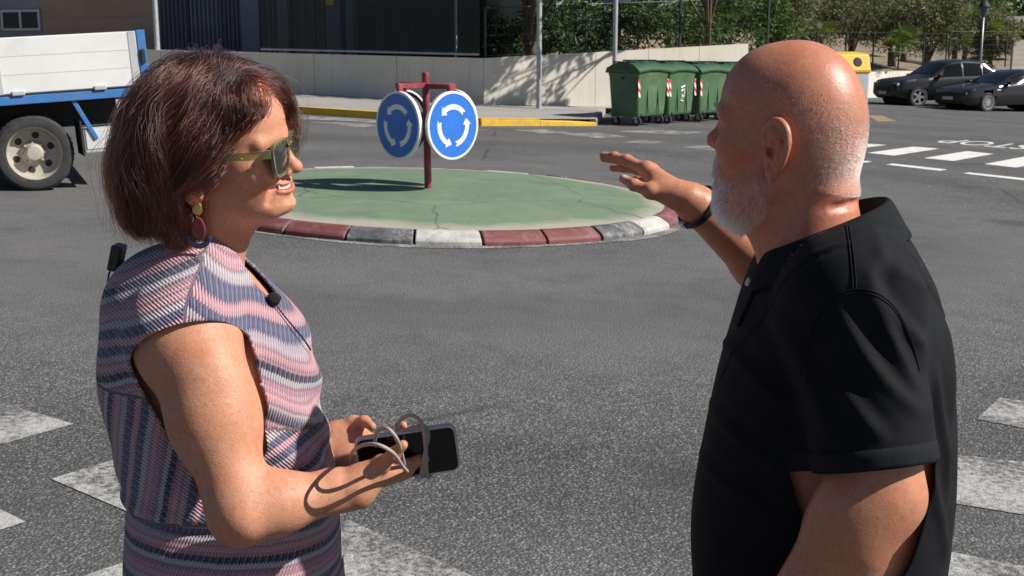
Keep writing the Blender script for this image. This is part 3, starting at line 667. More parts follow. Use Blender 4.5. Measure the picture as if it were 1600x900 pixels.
# ---- cars
def make_car(name, st, cfg, paint, label, loc, rz, grp=None):
    """st: stations (x, z_sill, z_belt, z_top, half width at belt, half width at roof)"""
    st = sorted(st); e = empty(name, loc, rz, label, 'car', grp); xs_ = A([s[0] for s in st]); n = 64; X = np.linspace(xs_[0], xs_[-1], n)
    I = [np.interp(X, xs_, A([s[j] for s in st])) for j in range(1, 6)]; kk = A((1, 2, 3, 2, 1.))/9
    I = [np.convolve(np.pad(a, 2, mode='edge'), kk, 'valid') for a in I]
    def sec(i):
        zs, zb, zt, wb, wt = (a[i] for a in I); zm = zs+(zb-zs)*.5
        return [(0, zs), (wb*.80, zs), (wb*.93, zs+.05), (wb*.985, zs+(zb-zs)*.25), (wb, zm+.02), (wb*.985, zb-.10), (wb*.955, zb), (wb*.955+(wt-wb*.955)*.5, zb+(zt-zb)*.55), (wt, max(zt-.055, zb)), (wt*.86, max(zt-.012, zb)), (0, zt+.012)]
    mb = MB(); G = []
    for i in range(n):
        s = sec(i); G.append([mb.bm.verts.new((X[i], -y, z)) for y, z in s]+[mb.bm.verts.new((X[i], y, z)) for y, z in s[-2:0:-1]])
    m = len(G[0]); WA_ = [(wx_, cfg['wr']*1.10) for wx_ in cfg['wheels']]
    for i in range(n-1):
        for j in range(m):
            q = (G[i][j], G[i][(j+1) % m], G[i+1][(j+1) % m], G[i+1][j]); cx = sum(a.co.x for a in q)/4; cz = sum(a.co.z for a in q)/4; cy = abs(sum(a.co.y for a in q)/4)
            if cy > .6 and any((cx-wx_)**2+(cz-cfg['wr'])**2 < r_*r_ for wx_, r_ in WA_): continue
            mb.bm.faces.new(q)
    mb.bm.faces.new(G[0]); mb.bm.faces.new(G[-1][::-1]); body = mb.build('body', paint, e, 40)
    # windows laid on the flanks, screens on the slopes
    def flank(x0, x1, t0, t1, side, k=8, trim0=0., trim1=0.):
        mb = MB(); A_ = []
        for q in np.linspace(0, 1, k):
            x = x0+(x1-x0)*q; i = np.interp(x, X, np.arange(n)); zs, zb, zt, wb, wt = (np.interp(x, X, a) for a in I); row = []
            for t in (t0, (t0+t1)/2, t1):
                xx = x+(trim0*(1-q)+trim1*q)*(t-t0)/(t1-t0); zs, zb, zt, wb, wt = (np.interp(xx, X, a) for a in I); zz3 = zb+max(zt-.055-zb, .02)*t; w = np.interp(zz3, [zb, zb+(zt-zb)*.55, max(zt-.055, zb+(zt-zb)*.56)], [wb*.955, (wb*.955+wt)/2, wt]); row.append(mb.bm.verts.new((xx, side*(w+.012), zz3)))
            A_.append(row)
        for a_, b_ in zip(A_, A_[1:]):
            for j in range(2): mb.bm.faces.new((a_[j], a_[j+1], b_[j+1], b_[j]))
        return mb
    for side in (-1, 1):
        for x0, x1, t0_, t1_ in cfg['side']: flank(x0, x1, .08, .90, side, 8, t0_, t1_).build('side_window', CGL, body, True)
    def slope(x0, x1, nm):
        mb = MB(); A_ = []
        for x in np.linspace(x0, x1, 7):
            zb, zt, wt = (np.interp(x, X, I[j]) for j in (1, 2, 4)); w = min(wt*.93, np.interp(x, X, I[3])*.8); A_.append([mb.bm.verts.new((x, w*k/4, zt+.012+.012-.02*(k/4)**2*1.6)) for k in range(-4, 5)])
        for a_, b_ in zip(A_, A_[1:]):
            for j in range(8): mb.bm.faces.new((a_[j], a_[j+1], b_[j+1], b_[j]))
        mb.build(nm, CGL, body, True)
    slope(*cfg['front'], 'windscreen'); slope(*cfg['rear'], 'rear_window')
    for wx_ in cfg['wheels']:
        mb = MB(); mb.tube([(wx_, -.60, cfg['wr']), (wx_, .60, cfg['wr'])], cfg['wr']*1.09, 28); mb.build('wheel_housing', TDK, body)
        for side in (-1, 1):
            g = empty('wheel', (wx_, side*(cfg['hw']-.11), cfg['wr'])); g.parent = e; g.rotation_euler = (0, 0, 0 if side < 0 else math.pi)
            r = cfg['wr']; M = Matrix.Rotation(math.radians(90), 4, 'X'); mb = MB(); mb.lathe([(r*.70, .10), (r*.9, .11), (r, .08), (r, -.1), (r*.7, -.1)], 36, M); mb.build('tyre', TYR, g, 35)
            mb = MB(); mb.lathe([(r*.71, .105), (r*.66, .105), (r*.63, .07), (r*.60, -.02), (0, -.03)], 36, M); mb.build('rim_well', TDK, g, 35)
            mb = MB(); mb.lathe([(r*.72, .100), (r*.70, .112), (r*.64, .108), (r*.63, .085)], 36, M); mb.lathe([(0, .095), (r*.14, .092), (r*.16, .06)], 16, M)
            for k in range(cfg['spokes']):
                a = 2*math.pi*k/cfg['spokes']; w_ = cfg.get('sw', .035); mb.box((M @ Vector((math.cos(a)*r*.38, math.sin(a)*r*.38, .085))), (r*.56, .02, w_), Matrix.Rotation(-a, 3, 'Y'))
            mb.build('rim', ALLOY, g, 35)
    for c_, s_, mt, nm in cfg['bits']:
        for side in ((-1, 1) if c_[1] else (1,)): mb = MB(); mb.box((c_[0], c_[1]*side, c_[2]), s_, rotz(cfg.get('bitrot', 0)*side*(1 if c_[0] > 0 else 0)), .012); mb.build(nm, mt, body)
    return e
ALLOY = mottled('alloy_rim', (.42, .44, .47, 1), (.52, .54, .57, 1), 20, .35, .05, metallic=.6)
BLKP = mottled('black_car_paint', (.006, .006, .0065, 1), (.009, .009, .0095, 1), 3, .35, 0, coat=.35); GRYP = mottled('graphite_car_paint', (.018, .018, .022, 1), (.026, .026, .031, 1), 3, .25, 0, metallic=.3, coat=.4)
HL = mottled('headlamp_glass', (.35, .37, .38, 1), (.55, .56, .57, 1), 60, .1, 0, coat=1.); PLT = mottled('plate_white', (.62, .62, .61, 1), (.68, .68, .67, 1), 20, .5, 0)
suv = [(2.25, .42, .70, .72, .62, .60), (2.18, .32, .84, .87, .80, .74), (1.95, .27, .93, .97, .885, .80), (1.5, .24, .98, 1.03, .92, .80), (1.05, .23, 1.00, 1.07, .93, .74), (.85, .23, 1.01, 1.14, .93, .70), (.15, .23, 1.02, 1.58, .93, .66), (-.4, .23, 1.03, 1.66, .93, .67), (-1.1, .23, 1.05, 1.63, .93, .66), (-1.75, .25, 1.08, 1.50, .92, .63), (-2.05, .30, 1.10, 1.24, .89, .62), (-2.22, .40, 1.02, 1.06, .84, .66), (-2.28, .48, .80, .84, .74, .62)]
fS = unit((-.97, -.24)); rS = math.atan2(fS[1], fS[0])
gS = gnd(1433, 166); cS = gS[:2]-fS*1.38+A((-fS[1], fS[0]))*-.85
make_car('parked_car', suv, dict(wheels=(1.38, -1.36), wr=.36, hw=.93, spokes=5, sw=.085, side=((.55, -.35, -.30, 0), (-.42, -1.15, 0, 0), (-1.2, -1.75, 0, .10)), front=(.82, .22), rear=(-1.85, -1.45), bitrot=.0, bits=(((2.10, .62, .80), (.16, .34, .10), HL, 'headlight'), ((2.235, 0, .62), (.06, .9, .20), TDK, 'grille'), ((2.27, 0, .50), (.02, .5, .11), PLT, 'number_plate'), ((-2.2, .66, .95), (.08, .3, .1), mottled('red_lamp', (.25, .01, .01, 1), (.3, .02, .02, 1), 9, .2), 'tail_lamp'), ((.62, .99, 1.08), (.12, .20, .13), BLKP, 'wing_mirror'))), BLKP, 'glossy black crossover car parked by the low white wall', (cS[0], cS[1], gz(*cS)), rS, 'cars parked at the right')
sed = [(2.33, .34, .60, .62, .60, .58), (2.24, .22, .70, .73, .80, .72), (2.0, .20, .78, .82, .86, .76), (1.4, .19, .84, .90, .90, .74), (.95, .19, .87, .95, .905, .70), (.30, .19, .90, 1.24, .91, .62), (-.25, .19, .91, 1.40, .91, .60), (-.8, .19, .93, 1.41, .91, .60), (-1.4, .20, .95, 1.27, .90, .58), (-1.85, .22, .97, 1.07, .88, .60), (-2.2, .30, .94, .98, .83, .66), (-2.33, .42, .76, .80, .74, .62)]
fD = unit((-.93, -.37)); rD = math.atan2(fD[1], fD[0]); gD = gnd(1541, 174); cD = gD[:2]-fD*1.40+A((-fD[1], fD[0]))*-.82
make_car('parked_car', sed, dict(wheels=(1.40, -1.33), wr=.325, hw=.90, spokes=14, sw=.026, side=((.62, -.28, -.34, 0), (-.35, -1.25, 0, .16)), front=(.93, .05), rear=(-1.75, -1.05), bits=(((2.17, .58, .62), (.14, .32, .085), HL, 'headlight'), ((2.32, 0, .50), (.05, .34, .30), TDK, 'grille'), ((2.345, -.42, .40), (.02, .48, .11), PLT, 'number_plate') if False else ((2.335, 0, .34), (.05, 1.2, .12), TDK, 'air_intake'), ((2.36, 0, .46), (.02, .50, .11), PLT, 'number_plate'), ((.60, .97, .96), (.12, .20, .12), GRYP, 'wing_mirror'), ((1.0, .905, .74), (.16, .02, .045), PLT, 'side_repeater'))), GRYP, 'dark graphite saloon car parked in front of the black crossover', (cD[0], cD[1], gz(*cD)), rD, 'cars parked at the right')
# ================================================================ BUILDINGS, FENCES, PLANTS BEHIND
nL = A((-uL[1], uL[0])); nL = nL if nL[1] > 0 else -nL
BRN = mottled('brown_render', (.26, .185, .145, 1), (.33, .24, .19, 1), 1.2, .9, .3, 20); NAV = mottled('navy_metal', (.030, .038, .075, 1), (.042, .052, .095, 1), 2, .5, .05); NAV2 = mottled('blue_grey_pillar', (.095, .105, .155, 1), (.125, .135, .18, 1), 2, .7, .1); DGL = NT('dark_window_glass'); DGL.set(Base__Color=(.006, .007, .010, 1), Roughness=.2, Specular__IOR__Level=.3); DGL = DGL.m; GRW = mottled('grey_wall', (.20, .20, .21, 1), (.27, .27, .28, 1), 1.5, .9, .2); FRM = mottled('aluminium_frame', (.42, .43, .45, 1), (.5, .5, .52, 1), 5, .5, .05)
def on_line(px, off):
    """point where the sight line of an image column meets the facade line off metres behind the low wall"""
    o = wcorner+nL*off; r = ray(px, 60); k = r[0]/r[1]; t = (o[1]*k-o[0])/(uL[0]-k*uL[1]); return t
bo = wcorner+nL*2.4
def fac_box(name, t0, t1, z0, z1, d0, d1, mat, par):
    a, b = bo+uL*t0, bo+uL*t1; mb = MB(); mb.poly_prism([(*(a-nL*d0), z0), (*(b-nL*d0), z0), (*(b-nL*d0), z1), (*(a-nL*d0), z1)], (*(nL*(d0-d1)), 0)); o = mb.build(name, mat, par); sub_ob_early(o, par); return o
def TL(px): return on_line(px, 2.4)
nb = empty('navy_building', (*(bo+uL*TL(420)), 0), 0, 'dark navy clad building with pillars above the shaded wall', 'building')
fac_box('wall', TL(760), TL(252), -.5, 9, 0, -6, DGL, nb)
for x0, x1 in ((252, 298), (300, 346), (346, 384)):
    cl = fac_box('metal_cladding', TL(x1), TL(x0), -.3, 8.9, .05, -.0, NAV, nb); n_ = int(abs(TL(x0)-TL(x1))/.13)
    for k in range(n_): t = TL(x1)+(k+.5)*(TL(x0)-TL(x1))/n_; fac_box('rib', t-.022, t+.022, -.25, 8.85, .085, .05, NAV if x0 != 300 else NAV2, cl)
for x0, x1 in ((384, 412), (441, 456), (516, 538), (547, 558)): fac_box('pillar', TL(x1), TL(x0), -.3, 8.9, .22, 0, NAV2, nb)
for x0, x1 in ((412, 441), (456, 516)):
    wn_ = fac_box('window', TL(x1), TL(x0), 1.2, 8.7, .03, .0, DGL, nb)
    for k in range(4): t = TL(x1)+(k+.5)/4*(TL(x0)-TL(x1)); fac_box('mullion', t-.02, t+.02, 1.2, 8.7, .07, .03, NAV, wn_)
yt = TL(524); ys = fac_box('yellow_notice', yt-.12, yt+.12, at(524, 11, 35.)[2], at(524, 11, 35.)[2]+.42, .27, .225, YB, nb)
bb = empty('brown_building', (*(bo+uL*TL(150)), 0), 0, 'brown rendered building behind the lorry', 'building')
zj = at(150, 28, 37.)[2]
fac_box('facade_panel', TL(252), TL(68), -.5, zj-.02, .0, -6, BRN, bb); fac_box('facade_panel', TL(252), TL(68), zj+.02, zj+2.4, .0, -6, BRN, bb); fac_box('facade_panel', TL(252), TL(68), zj+2.44, 9, .0, -6, BRN, bb)
fac_box('wall', TL(252)+.05, TL(68)-.05, -.5, 8.9, -.02, -5.9, GRW, bb)
gb = empty('grey_building', (*(bo+uL*TL(20)), 0), 0, 'grey building with framed windows at the far left', 'building')
fac_box('wall', TL(68)+.0, TL(-130), -.5, 9, -.1, -6, GRW, gb)
for x0, x1 in ((-120, -60), (-52, 2), (4, 64)):
    for z0, z1 in ((1.55, 2.18), (2.38, 3.0), (3.6, 4.6)):
        w_ = fac_box('window_frame', TL(x1), TL(x0), z0, z1, .0, -.1, FRM, gb); m = (TL(x0)+TL(x1))/2
        for t0, t1 in ((TL(x1)+.08, m-.05), (m+.05, TL(x0)-.08)): fac_box('pane', t0, t1, z0+.07, z1-.07, .012, 0, DGL, w_)
# railing on the shaded wall
DRAIL = mottled('dark_green_steel', (.010, .020, .016, 1), (.018, .032, .026, 1), 10, .5, .1)
def top_z(h0, h1, L, t): return h0+(h1-h0)*t/L
rl = empty('railing', (*wcorner, 1.6), 0, 'dark railing of close bars on top of the shaded wall', 'railing')
tA, tB = .15, on_line(404, 0.)
for nm, h in (('rail', .09), ('rail', 1.55)):
    a, b = wcorner+nL*.11+uL*tA, wcorner+nL*.11+uL*tB; mb = MB(); mb.tube([(*a, top_z(1.58, 2.05, 21, tA)+h), (*b, top_z(1.58, 2.05, 21, tB)+h)], .03, 8); sub_ob_early(mb.build(nm, GALV if h < .5 else DRAIL, rl), rl)
mb = MB(); nbar = 150
for k in range(nbar):
    t = tA+(tB-tA)*k/nbar; p_ = wcorner+nL*.11+uL*t; z = top_z(1.58, 2.05, 21, t); mb = MB(); mb.box((*p_, z+.82), (.018, .018, 1.46)); sub_ob_early(mb.build('bar', DRAIL, rl), rl)
# green mesh fences
def mesh_fence(a, b, za, zb, h, label, pitch=2.4, step=.12, vstep=.24, post_h=0.):
    e = empty('mesh_fence', (*a, za), 0, label, 'fence'); d = b-a; L = np.linalg.norm(d); u = d/L; n = max(1, round(L/pitch)); Z = lambda t: za+(zb-za)*t/L
    for i in range(n+1):
        p_ = a+u*L*i/n; z = Z(L*i/n); mb = MB(); mb.box((*p_, z+h/2-post_h/2), (.055, .055, h+.06+post_h), rotz(math.atan2(u[1], u[0])), .006); sub_ob_early(mb.build('post', DRAIL, e), e)
    for i in range(n):
        t0, t1 = L*i/n+.04, L*(i+1)/n-.04; mb = MB()
        k = 0.
        while k < h: mb.tube([(*(a+u*t0), Z(t0)+.04+k), (*(a+u*t1), Z(t1)+.04+k)], .0055 if k else .008, 4); k += vstep
        mb.tube([(*(a+u*t0), Z(t0)+h), (*(a+u*t1), Z(t1)+h)], .011, 5)
        for t in np.arange(t0, t1, step): mb.tube([(*(a+u*t), Z(t)+.03), (*(a+u*t), Z(t)+h)], .0035, 3)
        sub_ob_early(mb.build('wire_panel', DRAIL, e), e)
    return e
nR = A((-uR[1], uR[0])); f0 = wcorner+nR*.12
mesh_fence(f0+uR*.1, f0+uR*8.4, 1.60, 1.99, 1.18, 'dark green mesh fence on top of the sunlit wall')
mesh_fence(A((8.2, 36.5)), A((11.6, 46.3)), .55, 1.0, 1.5, 'dark green mesh fence running behind the man\'s head')
mesh_fence(A((11.6, 46.3)), A((19.5, 54.5)), 1.0, 1.05, 1.5, 'dark green mesh fence above the white wall and earth bank', 2.2)
mesh_fence(A((19.7, 54.7)), A((27, 60.)), 1.05, 1.1, 1.6, 'dark green mesh fence beside the lantern post')
# earth bank behind
mb = MB(); gx = np.linspace(5, 46, 34); gy = np.linspace(0, 1, 14); G = []
for x in gx:
    y0 = np.interp(x, [5, 11.5, 19.6, 27, 46], [34, 46.6, 54.9, 60.2, 62]); row = []
    for t in gy: y = y0+t*32; row.append(mb.bm.verts.new((x, y, .60-.012*(x-12)+2.6*t+.22*math.sin(x*1.1+t*7)*math.sin(t*9+x*.4)*(t > .05))))
    G.append(row)
for a_, b_ in zip(G, G[1:]):
    for j in range(len(gy)-1): mb.bm.faces.new((a_[j], a_[j+1], b_[j+1], b_[j]))
tag(mb.build('earth_bank', EARTH, None, True), kind='structure')
mb = MB(); pl = [wcorner+nL*.2+uL*-.0, wcorner+nR*.2, wcorner+uR*8.6+nR*.2, A((14, 62)), A((-30, 62)), wcorner+uL*21+nL*.2]
mb.face([(*p_, 1.40+(.35 if i in (2,) else 0)) for i, p_ in enumerate(pl)][::1]); tag(mb.build('raised_garden', EARTH), kind='structure')
# ---- plants
def leaf_mat(name, c1, c2, c3=None, trans=.25):
    m = NT(name); a = m.attr('rnd').outputs['Fac']; col = m.ramp(a, [(0, c1), (.6, c2), (1, c3 or c2)])
    m.set(Base__Color=col, Roughness=.55); m.b.inputs['Specular IOR Level'].default_value = .35
    tr_ = m.n('BsdfTranslucent', Color=m.mix(1., col, (1.3, 1.35, .6, 1), 'MULTIPLY')); mx_ = m.n('MixShader', i0=trans); m.t.links.new(m.b.outputs[0], mx_.inputs[1]); m.t.links.new(tr_.outputs[0], mx_.inputs[2]); m.t.links.new(mx_.outputs[0], m.out.inputs[0]); return m.m
OLV = leaf_mat('olive_leaf', (.068, .080, .040), (.150, .160, .092), (.30, .30, .21)); DKL = leaf_mat('dark_leaf', (.012, .028, .010), (.030, .060, .018), (.075, .110, .030)); MDL = leaf_mat('green_leaf', (.030, .065, .014), (.060, .115, .025), (.13, .17, .05)); PLM = leaf_mat('palm_leaf', (.050, .090, .020), (.10, .15, .035), (.26, .24, .06))
BARK = mottled('bark', (.07, .05, .035, 1), (.14, .105, .075, 1), 9, .95, .8, 30, dist=.01)
def leaves(name, C, n, size, mat, parent, seed, aspect=.42, droop=.3):
    """C: list of (centre, radii); leaf faces spread through each clump, denser toward its skin"""
    r_ = np.random.RandomState(seed); vol = A([c[1][0]*c[1][1]*c[1][2] for c in C])**.7; cnt = np.maximum(1, (n*vol/vol.sum()).astype(int)); P = []; Nn = []
    for (c, r), k in zip(C, cnt):
        d = r_.normal(size=(k, 3)); d /= np.linalg.norm(d, axis=1)[:, None]; P.append(A(c)+d*A(r)*(r_.rand(k, 1)**.38)); Nn.append(d)
    P = np.concatenate(P); D = np.concatenate(Nn); k = len(P)
    ax = r_.normal(size=(k, 3))+D*.8; ax[:, 2] -= droop; ax /= np.linalg.norm(ax, axis=1)[:, None]
    sd_ = np.cross(ax, r_.normal(size=(k, 3))); sd_ /= np.linalg.norm(sd_, axis=1)[:, None]; s = size*(.55+.9*r_.rand(k, 1))
    nrm = np.cross(ax, sd_); V = np.stack([P, P+ax*s*.5+sd_*s*aspect*.5+nrm*s*.06, P+ax*s, P+ax*s*.5-sd_*s*aspect*.5+nrm*s*.06], 1).reshape(-1, 3); F = np.arange(4*k).reshape(-1, 4)
    rn = np.repeat(np.clip(r_.rand(k)*.75+.25*r_.rand(), 0, 1), 4)
    o = np_mesh(name, V, F, mat, parent, False, {'rnd': rn}); return o
def tree(name, base, hgt, crown, rad, n, size, mat, label, seed, cat='tree', nclump=26, cl=1., trunk_r=.16, lean=(0, 0), group=None, aspect=.42, droop=.3):
    r_ = np.random.RandomState(seed); e = empty(name, base, 0, label, cat, group); b = A(base, float); top = A(crown, float)
    tr_ = MB(); mids = [np.zeros(3), (top-b)*.35+A((lean[0], lean[1], 0)), (top-b)*.75]; pts = cat_rom_(mids, 6); tr_.tube(pts, list(np.linspace(trunk_r, trunk_r*.45, len(pts))), 9)
    trunk = tr_.build('trunk', BARK, e, True); C = []
    for k in range(nclump):
        d = r_.normal(size=3); d /= np.linalg.norm(d); d[2] *= .8; c = (top-b)+d*A(rad)*(.45+.5*r_.rand()); rr_ = cl*min(rad)*(.20+.22*r_.rand()); C.append((c, (rr_*1.25, rr_*1.25, rr_*.85)))
        if k % 3 == 0:
            lb_ = MB(); s0 = pts[min(len(pts)-1, 4+int(r_.rand()*8))]; lb_.tube(cat_rom_([s0, (A(s0)+c)/2+A((0, 0, .15)), c], 4), [trunk_r*.42, trunk_r*.38, trunk_r*.34, trunk_r*.3, trunk_r*.25, trunk_r*.2, trunk_r*.15, trunk_r*.1, trunk_r*.06], 6); lb_.build('limb', BARK, trunk, True)
    leaves('crown', C, n, size, mat, e, seed+1, aspect, droop); return e
def cat_rom_(pts, m):
    pts = A(pts, float); n = len(pts); out = []; q = lambda i: pts[min(max(i, 0), n-1)]
    for i in range(n-1):
        a, b, c, d = q(i-1), q(i), q(i+1), q(i+2)
        for t in np.arange(m)/m: out.append(.5*(2*b+(c-a)*t+(2*a-5*b+4*c-d)*t*t+(3*b-a-3*c+d)*t**3))
    out.append(pts[-1]); return out
def bush(name, c, rad, n, size, mat, label, seed, nclump=12, cat='shrub', group=None, aspect=.42):
    r_ = np.random.RandomState(seed); e = empty(name, (c[0], c[1], c[2]-rad[2]), 0, label, cat, group); C = []
    for k in range(nclump): d = r_.normal(size=3); d /= np.linalg.norm(d); q = d*A(rad)*(.3+.55*r_.rand())+A((0, 0, rad[2])); rr_ = min(rad)*(.35+.25*r_.rand()); C.append((q, (rr_, rr_, rr_*.9)))
    leaves('foliage', C, n, size, mat, e, seed+2, aspect)
    for k in range(4): mb = MB(); a = k*1.7; mb.tube([(0, 0, -.2), (.2*math.cos(a)*rad[0], .2*math.sin(a)*rad[1], rad[2]*.6), (.5*math.cos(a)*rad[0], .5*math.sin(a)*rad[1], rad[2]*1.3)], [.03, .02, .01], 5); mb.build('stem', BARK, e)
    return e
def palm(name, c, R, n, label, seed, mat=None):
    r_ = np.random.RandomState(seed); e = empty(name, c, 0, label, 'palm', 'fan palms on the bank'); V = []; Fq = []; rn = []
    for k in range(n):
        a = r_.rand()*6.28; el = r_.rand()**.8*1.35+.05; d = A((math.cos(a)*math.cos(el), math.sin(a)*math.cos(el), math.sin(el))); L = R*(.7+.5*r_.rand()); hub = A((0, 0, .25))+d*L*.55; q = r_.rand()
        sdv = unit(np.cross(d, (0, 0, 1))); up = np.cross(sdv, d)
        for j in np.linspace(-1.25, 1.25, 13):
            dd = unit(d*math.cos(j)+sdv*math.sin(j)-A((0, 0, .18))); w_ = up*.0+np.cross(dd, up)*.022*R; tip = hub+dd*L*.5-A((0, 0, .10*L)); i0 = len(V); V += [hub-w_*.4, hub+dd*L*.25-w_, tip, hub+dd*L*.25+w_]; Fq.append((i0, i0+1, i0+2, i0+3)); rn += [q]*4
    np_mesh('fronds', A(V), A(Fq), mat or PLM, e, False, {'rnd': A(rn)})
    mb = MB(); mb.tube([(0, 0, -.3), (0, 0, .3)], [.14, .11], 8); mb.build('trunk', BARK, e, True); return e
# trees on the raised garden over the wall: their crowns throw the dapple on it
tree('shade_tree', (.6, 31.6, 1.3), 5, (1.0, 31.2, 4.9), (2.6, 1.8, 2.1), 8000, .24, DKL, 'dark leafy tree leaning over the corner of the two walls', 21, trunk_r=.20, lean=(-.3, 0), nclump=34)
tree('shade_tree', (5.4, 33.6, 1.4), 5, (4.7, 29.0, 5.5), (2.6, 1.1, 1.5), 3000, .17, DKL, 'dark tree hanging over the sunlit wall behind the bins', 33, trunk_r=.10, nclump=60, cl=.55)
tree('shade_tree', (-3.6, 34.6, 1.4), 6, (-3.2, 33.6, 5.6), (2.6, 1.6, 2.0), 7000, .25, DKL, 'dark tree behind the railing above the shaded wall', 41, trunk_r=.18, nclump=28)
for i, (px, py, Y, rd, mt, lb) in enumerate(((782, 66, 32.5, (.9, .7, .75), DKL, 'dark shrub at the wall corner under the leaning tree'), (850, 50, 33.2, (1.1, .8, 1.0), DKL, 'dark round shrub behind the fence left of the sign post'), (915, 55, 34, (1.2, .9, .9), DKL, 'dark spreading shrub behind the back of the square sign'), (985, 45, 34.5, (1.3, .9, 1.0), DKL, 'bushy shrub behind the fence above the nearest bin'), (1060, 38, 36, (1.4, 1.0, 1.2), MDL, 'sunlit green shrub behind the fence over the bins'), (1135, 34, 37.5, (1.5, 1.0, 1.3), MDL, 'bright green shrub at the right end of the walled garden'), (1200, 38, 41, (1.4, 1.0, 1.3), MDL, 'green shrub just left of the man\'s bald crown'))):
    q = at(px, py, Y); bush('garden_shrub', q, rd, 2600, .16, mt, lb, 60+i, 14, group='shrubs in the walled garden', aspect=.35)
for i, (px, py, Y, rd, hb, lb) in enumerate(((1250, 22, 52, (2.6, 2, 1.9), 0, 'olive tree rising above the man\'s bald head'), (1330, 12, 56, (2.6, 2.2, 2.2), 0, 'olive tree with broad grey green crown behind the yellow container'), (1392, 30, 60, (2.3, 2, 2.0), 0, 'olive tree in the middle of the bank'), (1448, 34, 57, (2.0, 1.8, 2.1), 0, 'silvery olive tree above the black car'), (1510, 8, 66, (2.8, 2.2, 2.6), 0, 'dark olive tree behind the lantern'), (1185, 4, 50, (2.2, 2., 1.6), 0, 'olive tree over the end of the garden fence'), (1548, 50, 63, (1.3, 1.3, 1.4), 0, 'small olive tree right of the lantern post'))):
    q = at(px, py, Y); gb_ = .62+.08*(Y-46); tree('olive_tree', (q[0]+.2, Y+.2, max(.5, q[2]-rd[2]-1.0) if False else .5), 4, q, rd, 8500, .21, OLV if i not in (4,) else MDL, lb, 80+i, trunk_r=.17, nclump=30, group='olive trees on the bank', aspect=.26, droop=.1)
for i, (px, py, Y, R, n) in enumerate(((1412, 84, 50.5, 1.05, 26), (1395, 92, 50.0, .8, 18), (1492, 82, 57, 1.0, 22), (1556, 66, 60, .9, 20), (1285, 74, 48, .9, 20), (1190, 50, 42, .8, 16))):
    q = at(px, py, Y); palm('fan_palm', (q[0], Y, q[2]), R, n, ('large fan palm with drooping leaves above the earth bank', 'smaller fan palm beside the large one', 'yellowing fan palm right of the silvery olive', 'fan palm beside the lantern post', 'fan palm behind the man\'s bald crown', 'fan palm at the end of the garden wall')[i], 120+i)
# lantern
lp_ = at(1532, 92, 56.); ln = empty('street_lantern', (lp_[0], 56., .6), 0, 'classic street lantern on a slim pole above the black car', 'street lamp'); zt = at(1532, 26, 56.)[2]-.6
mb = MB(); mb.tube([(0, 0, 0), (0, 0, zt)], [.07, .04], 10); mb.build('post', GALV, ln, True)
mb = MB(); mb.lathe([(.05, zt), (.10, zt+.02), (.20, zt+.42), (.21, zt+.45)], 6); mb.build('lamp_glass', NAV2, ln); mb = MB(); mb.lathe([(.27, zt+.45), (.24, zt+.50), (.12, zt+.68), (.05, zt+.72), (.03, zt+.80), (0, zt+.82)], 12); mb.build('lantern_cap', TDK, ln, 30)
# far buildings
q0, q1 = at(1566, 40, 80.), at(1700, 72, 80.)
fb = empty('blue_building', (q0[0], 80, 0), 0, 'far blue building with pale roof edge at the right', 'building')
BLW = mottled('blue_render', (.10, .20, .29, 1), (.13, .24, .34, 1), 1, .9, .1); WHP = mottled('pale_parapet', (.52, .48, .42, 1), (.6, .56, .5, 1), 2, .9, .1)
mb = MB(); mb.box(((q0[0]+50)/2, 84, 1.2), (50-q0[0], 8, at(1566, 40, 80.)[2]*2-2.4)); sub_ob_early(mb.build('wall', BLW, fb), fb); z1 = at(1566, 40, 80.)[2]; mb = MB(); mb.box(((q0[0]+50)/2-.2, 83.9, z1+.28), (50.6-q0[0], 8.4, .62)); sub_ob_early(mb.build('roof_edge', WHP, fb), fb)
for k in range(3): mb = MB(); mb.box((q0[0]+3+k*3, 79.985, 1.6), (1.2, .04, 1.2)); sub_ob_early(mb.build('window', DGL, fb), fb)
wall_run('low_wall', A((25.6, 62.)), unit((1, .1)), 12., 2.35, 2.35, 'cream garden wall at the far right edge', 4.)
bush('hedge_bush', at(1588, 58, 70.), (1.8, 1.2, .9), 2600, .2, MDL, 'green bush above the cream wall at the right edge', 201, 12)
mb = MB()
r2 = random.Random(9)
# wooded slope far behind everything, closing the view
C = [((x, 96+r2.uniform(-3, 6), 4+r2.uniform(-1, 4)), (5, 3, 5)) for x in np.arange(-46, 62, 4.)]
tag(leaves('far_woods', C, 26000, .8, MDL, None, 300), 'dense green trees far behind the street', 'trees', kind='stuff')
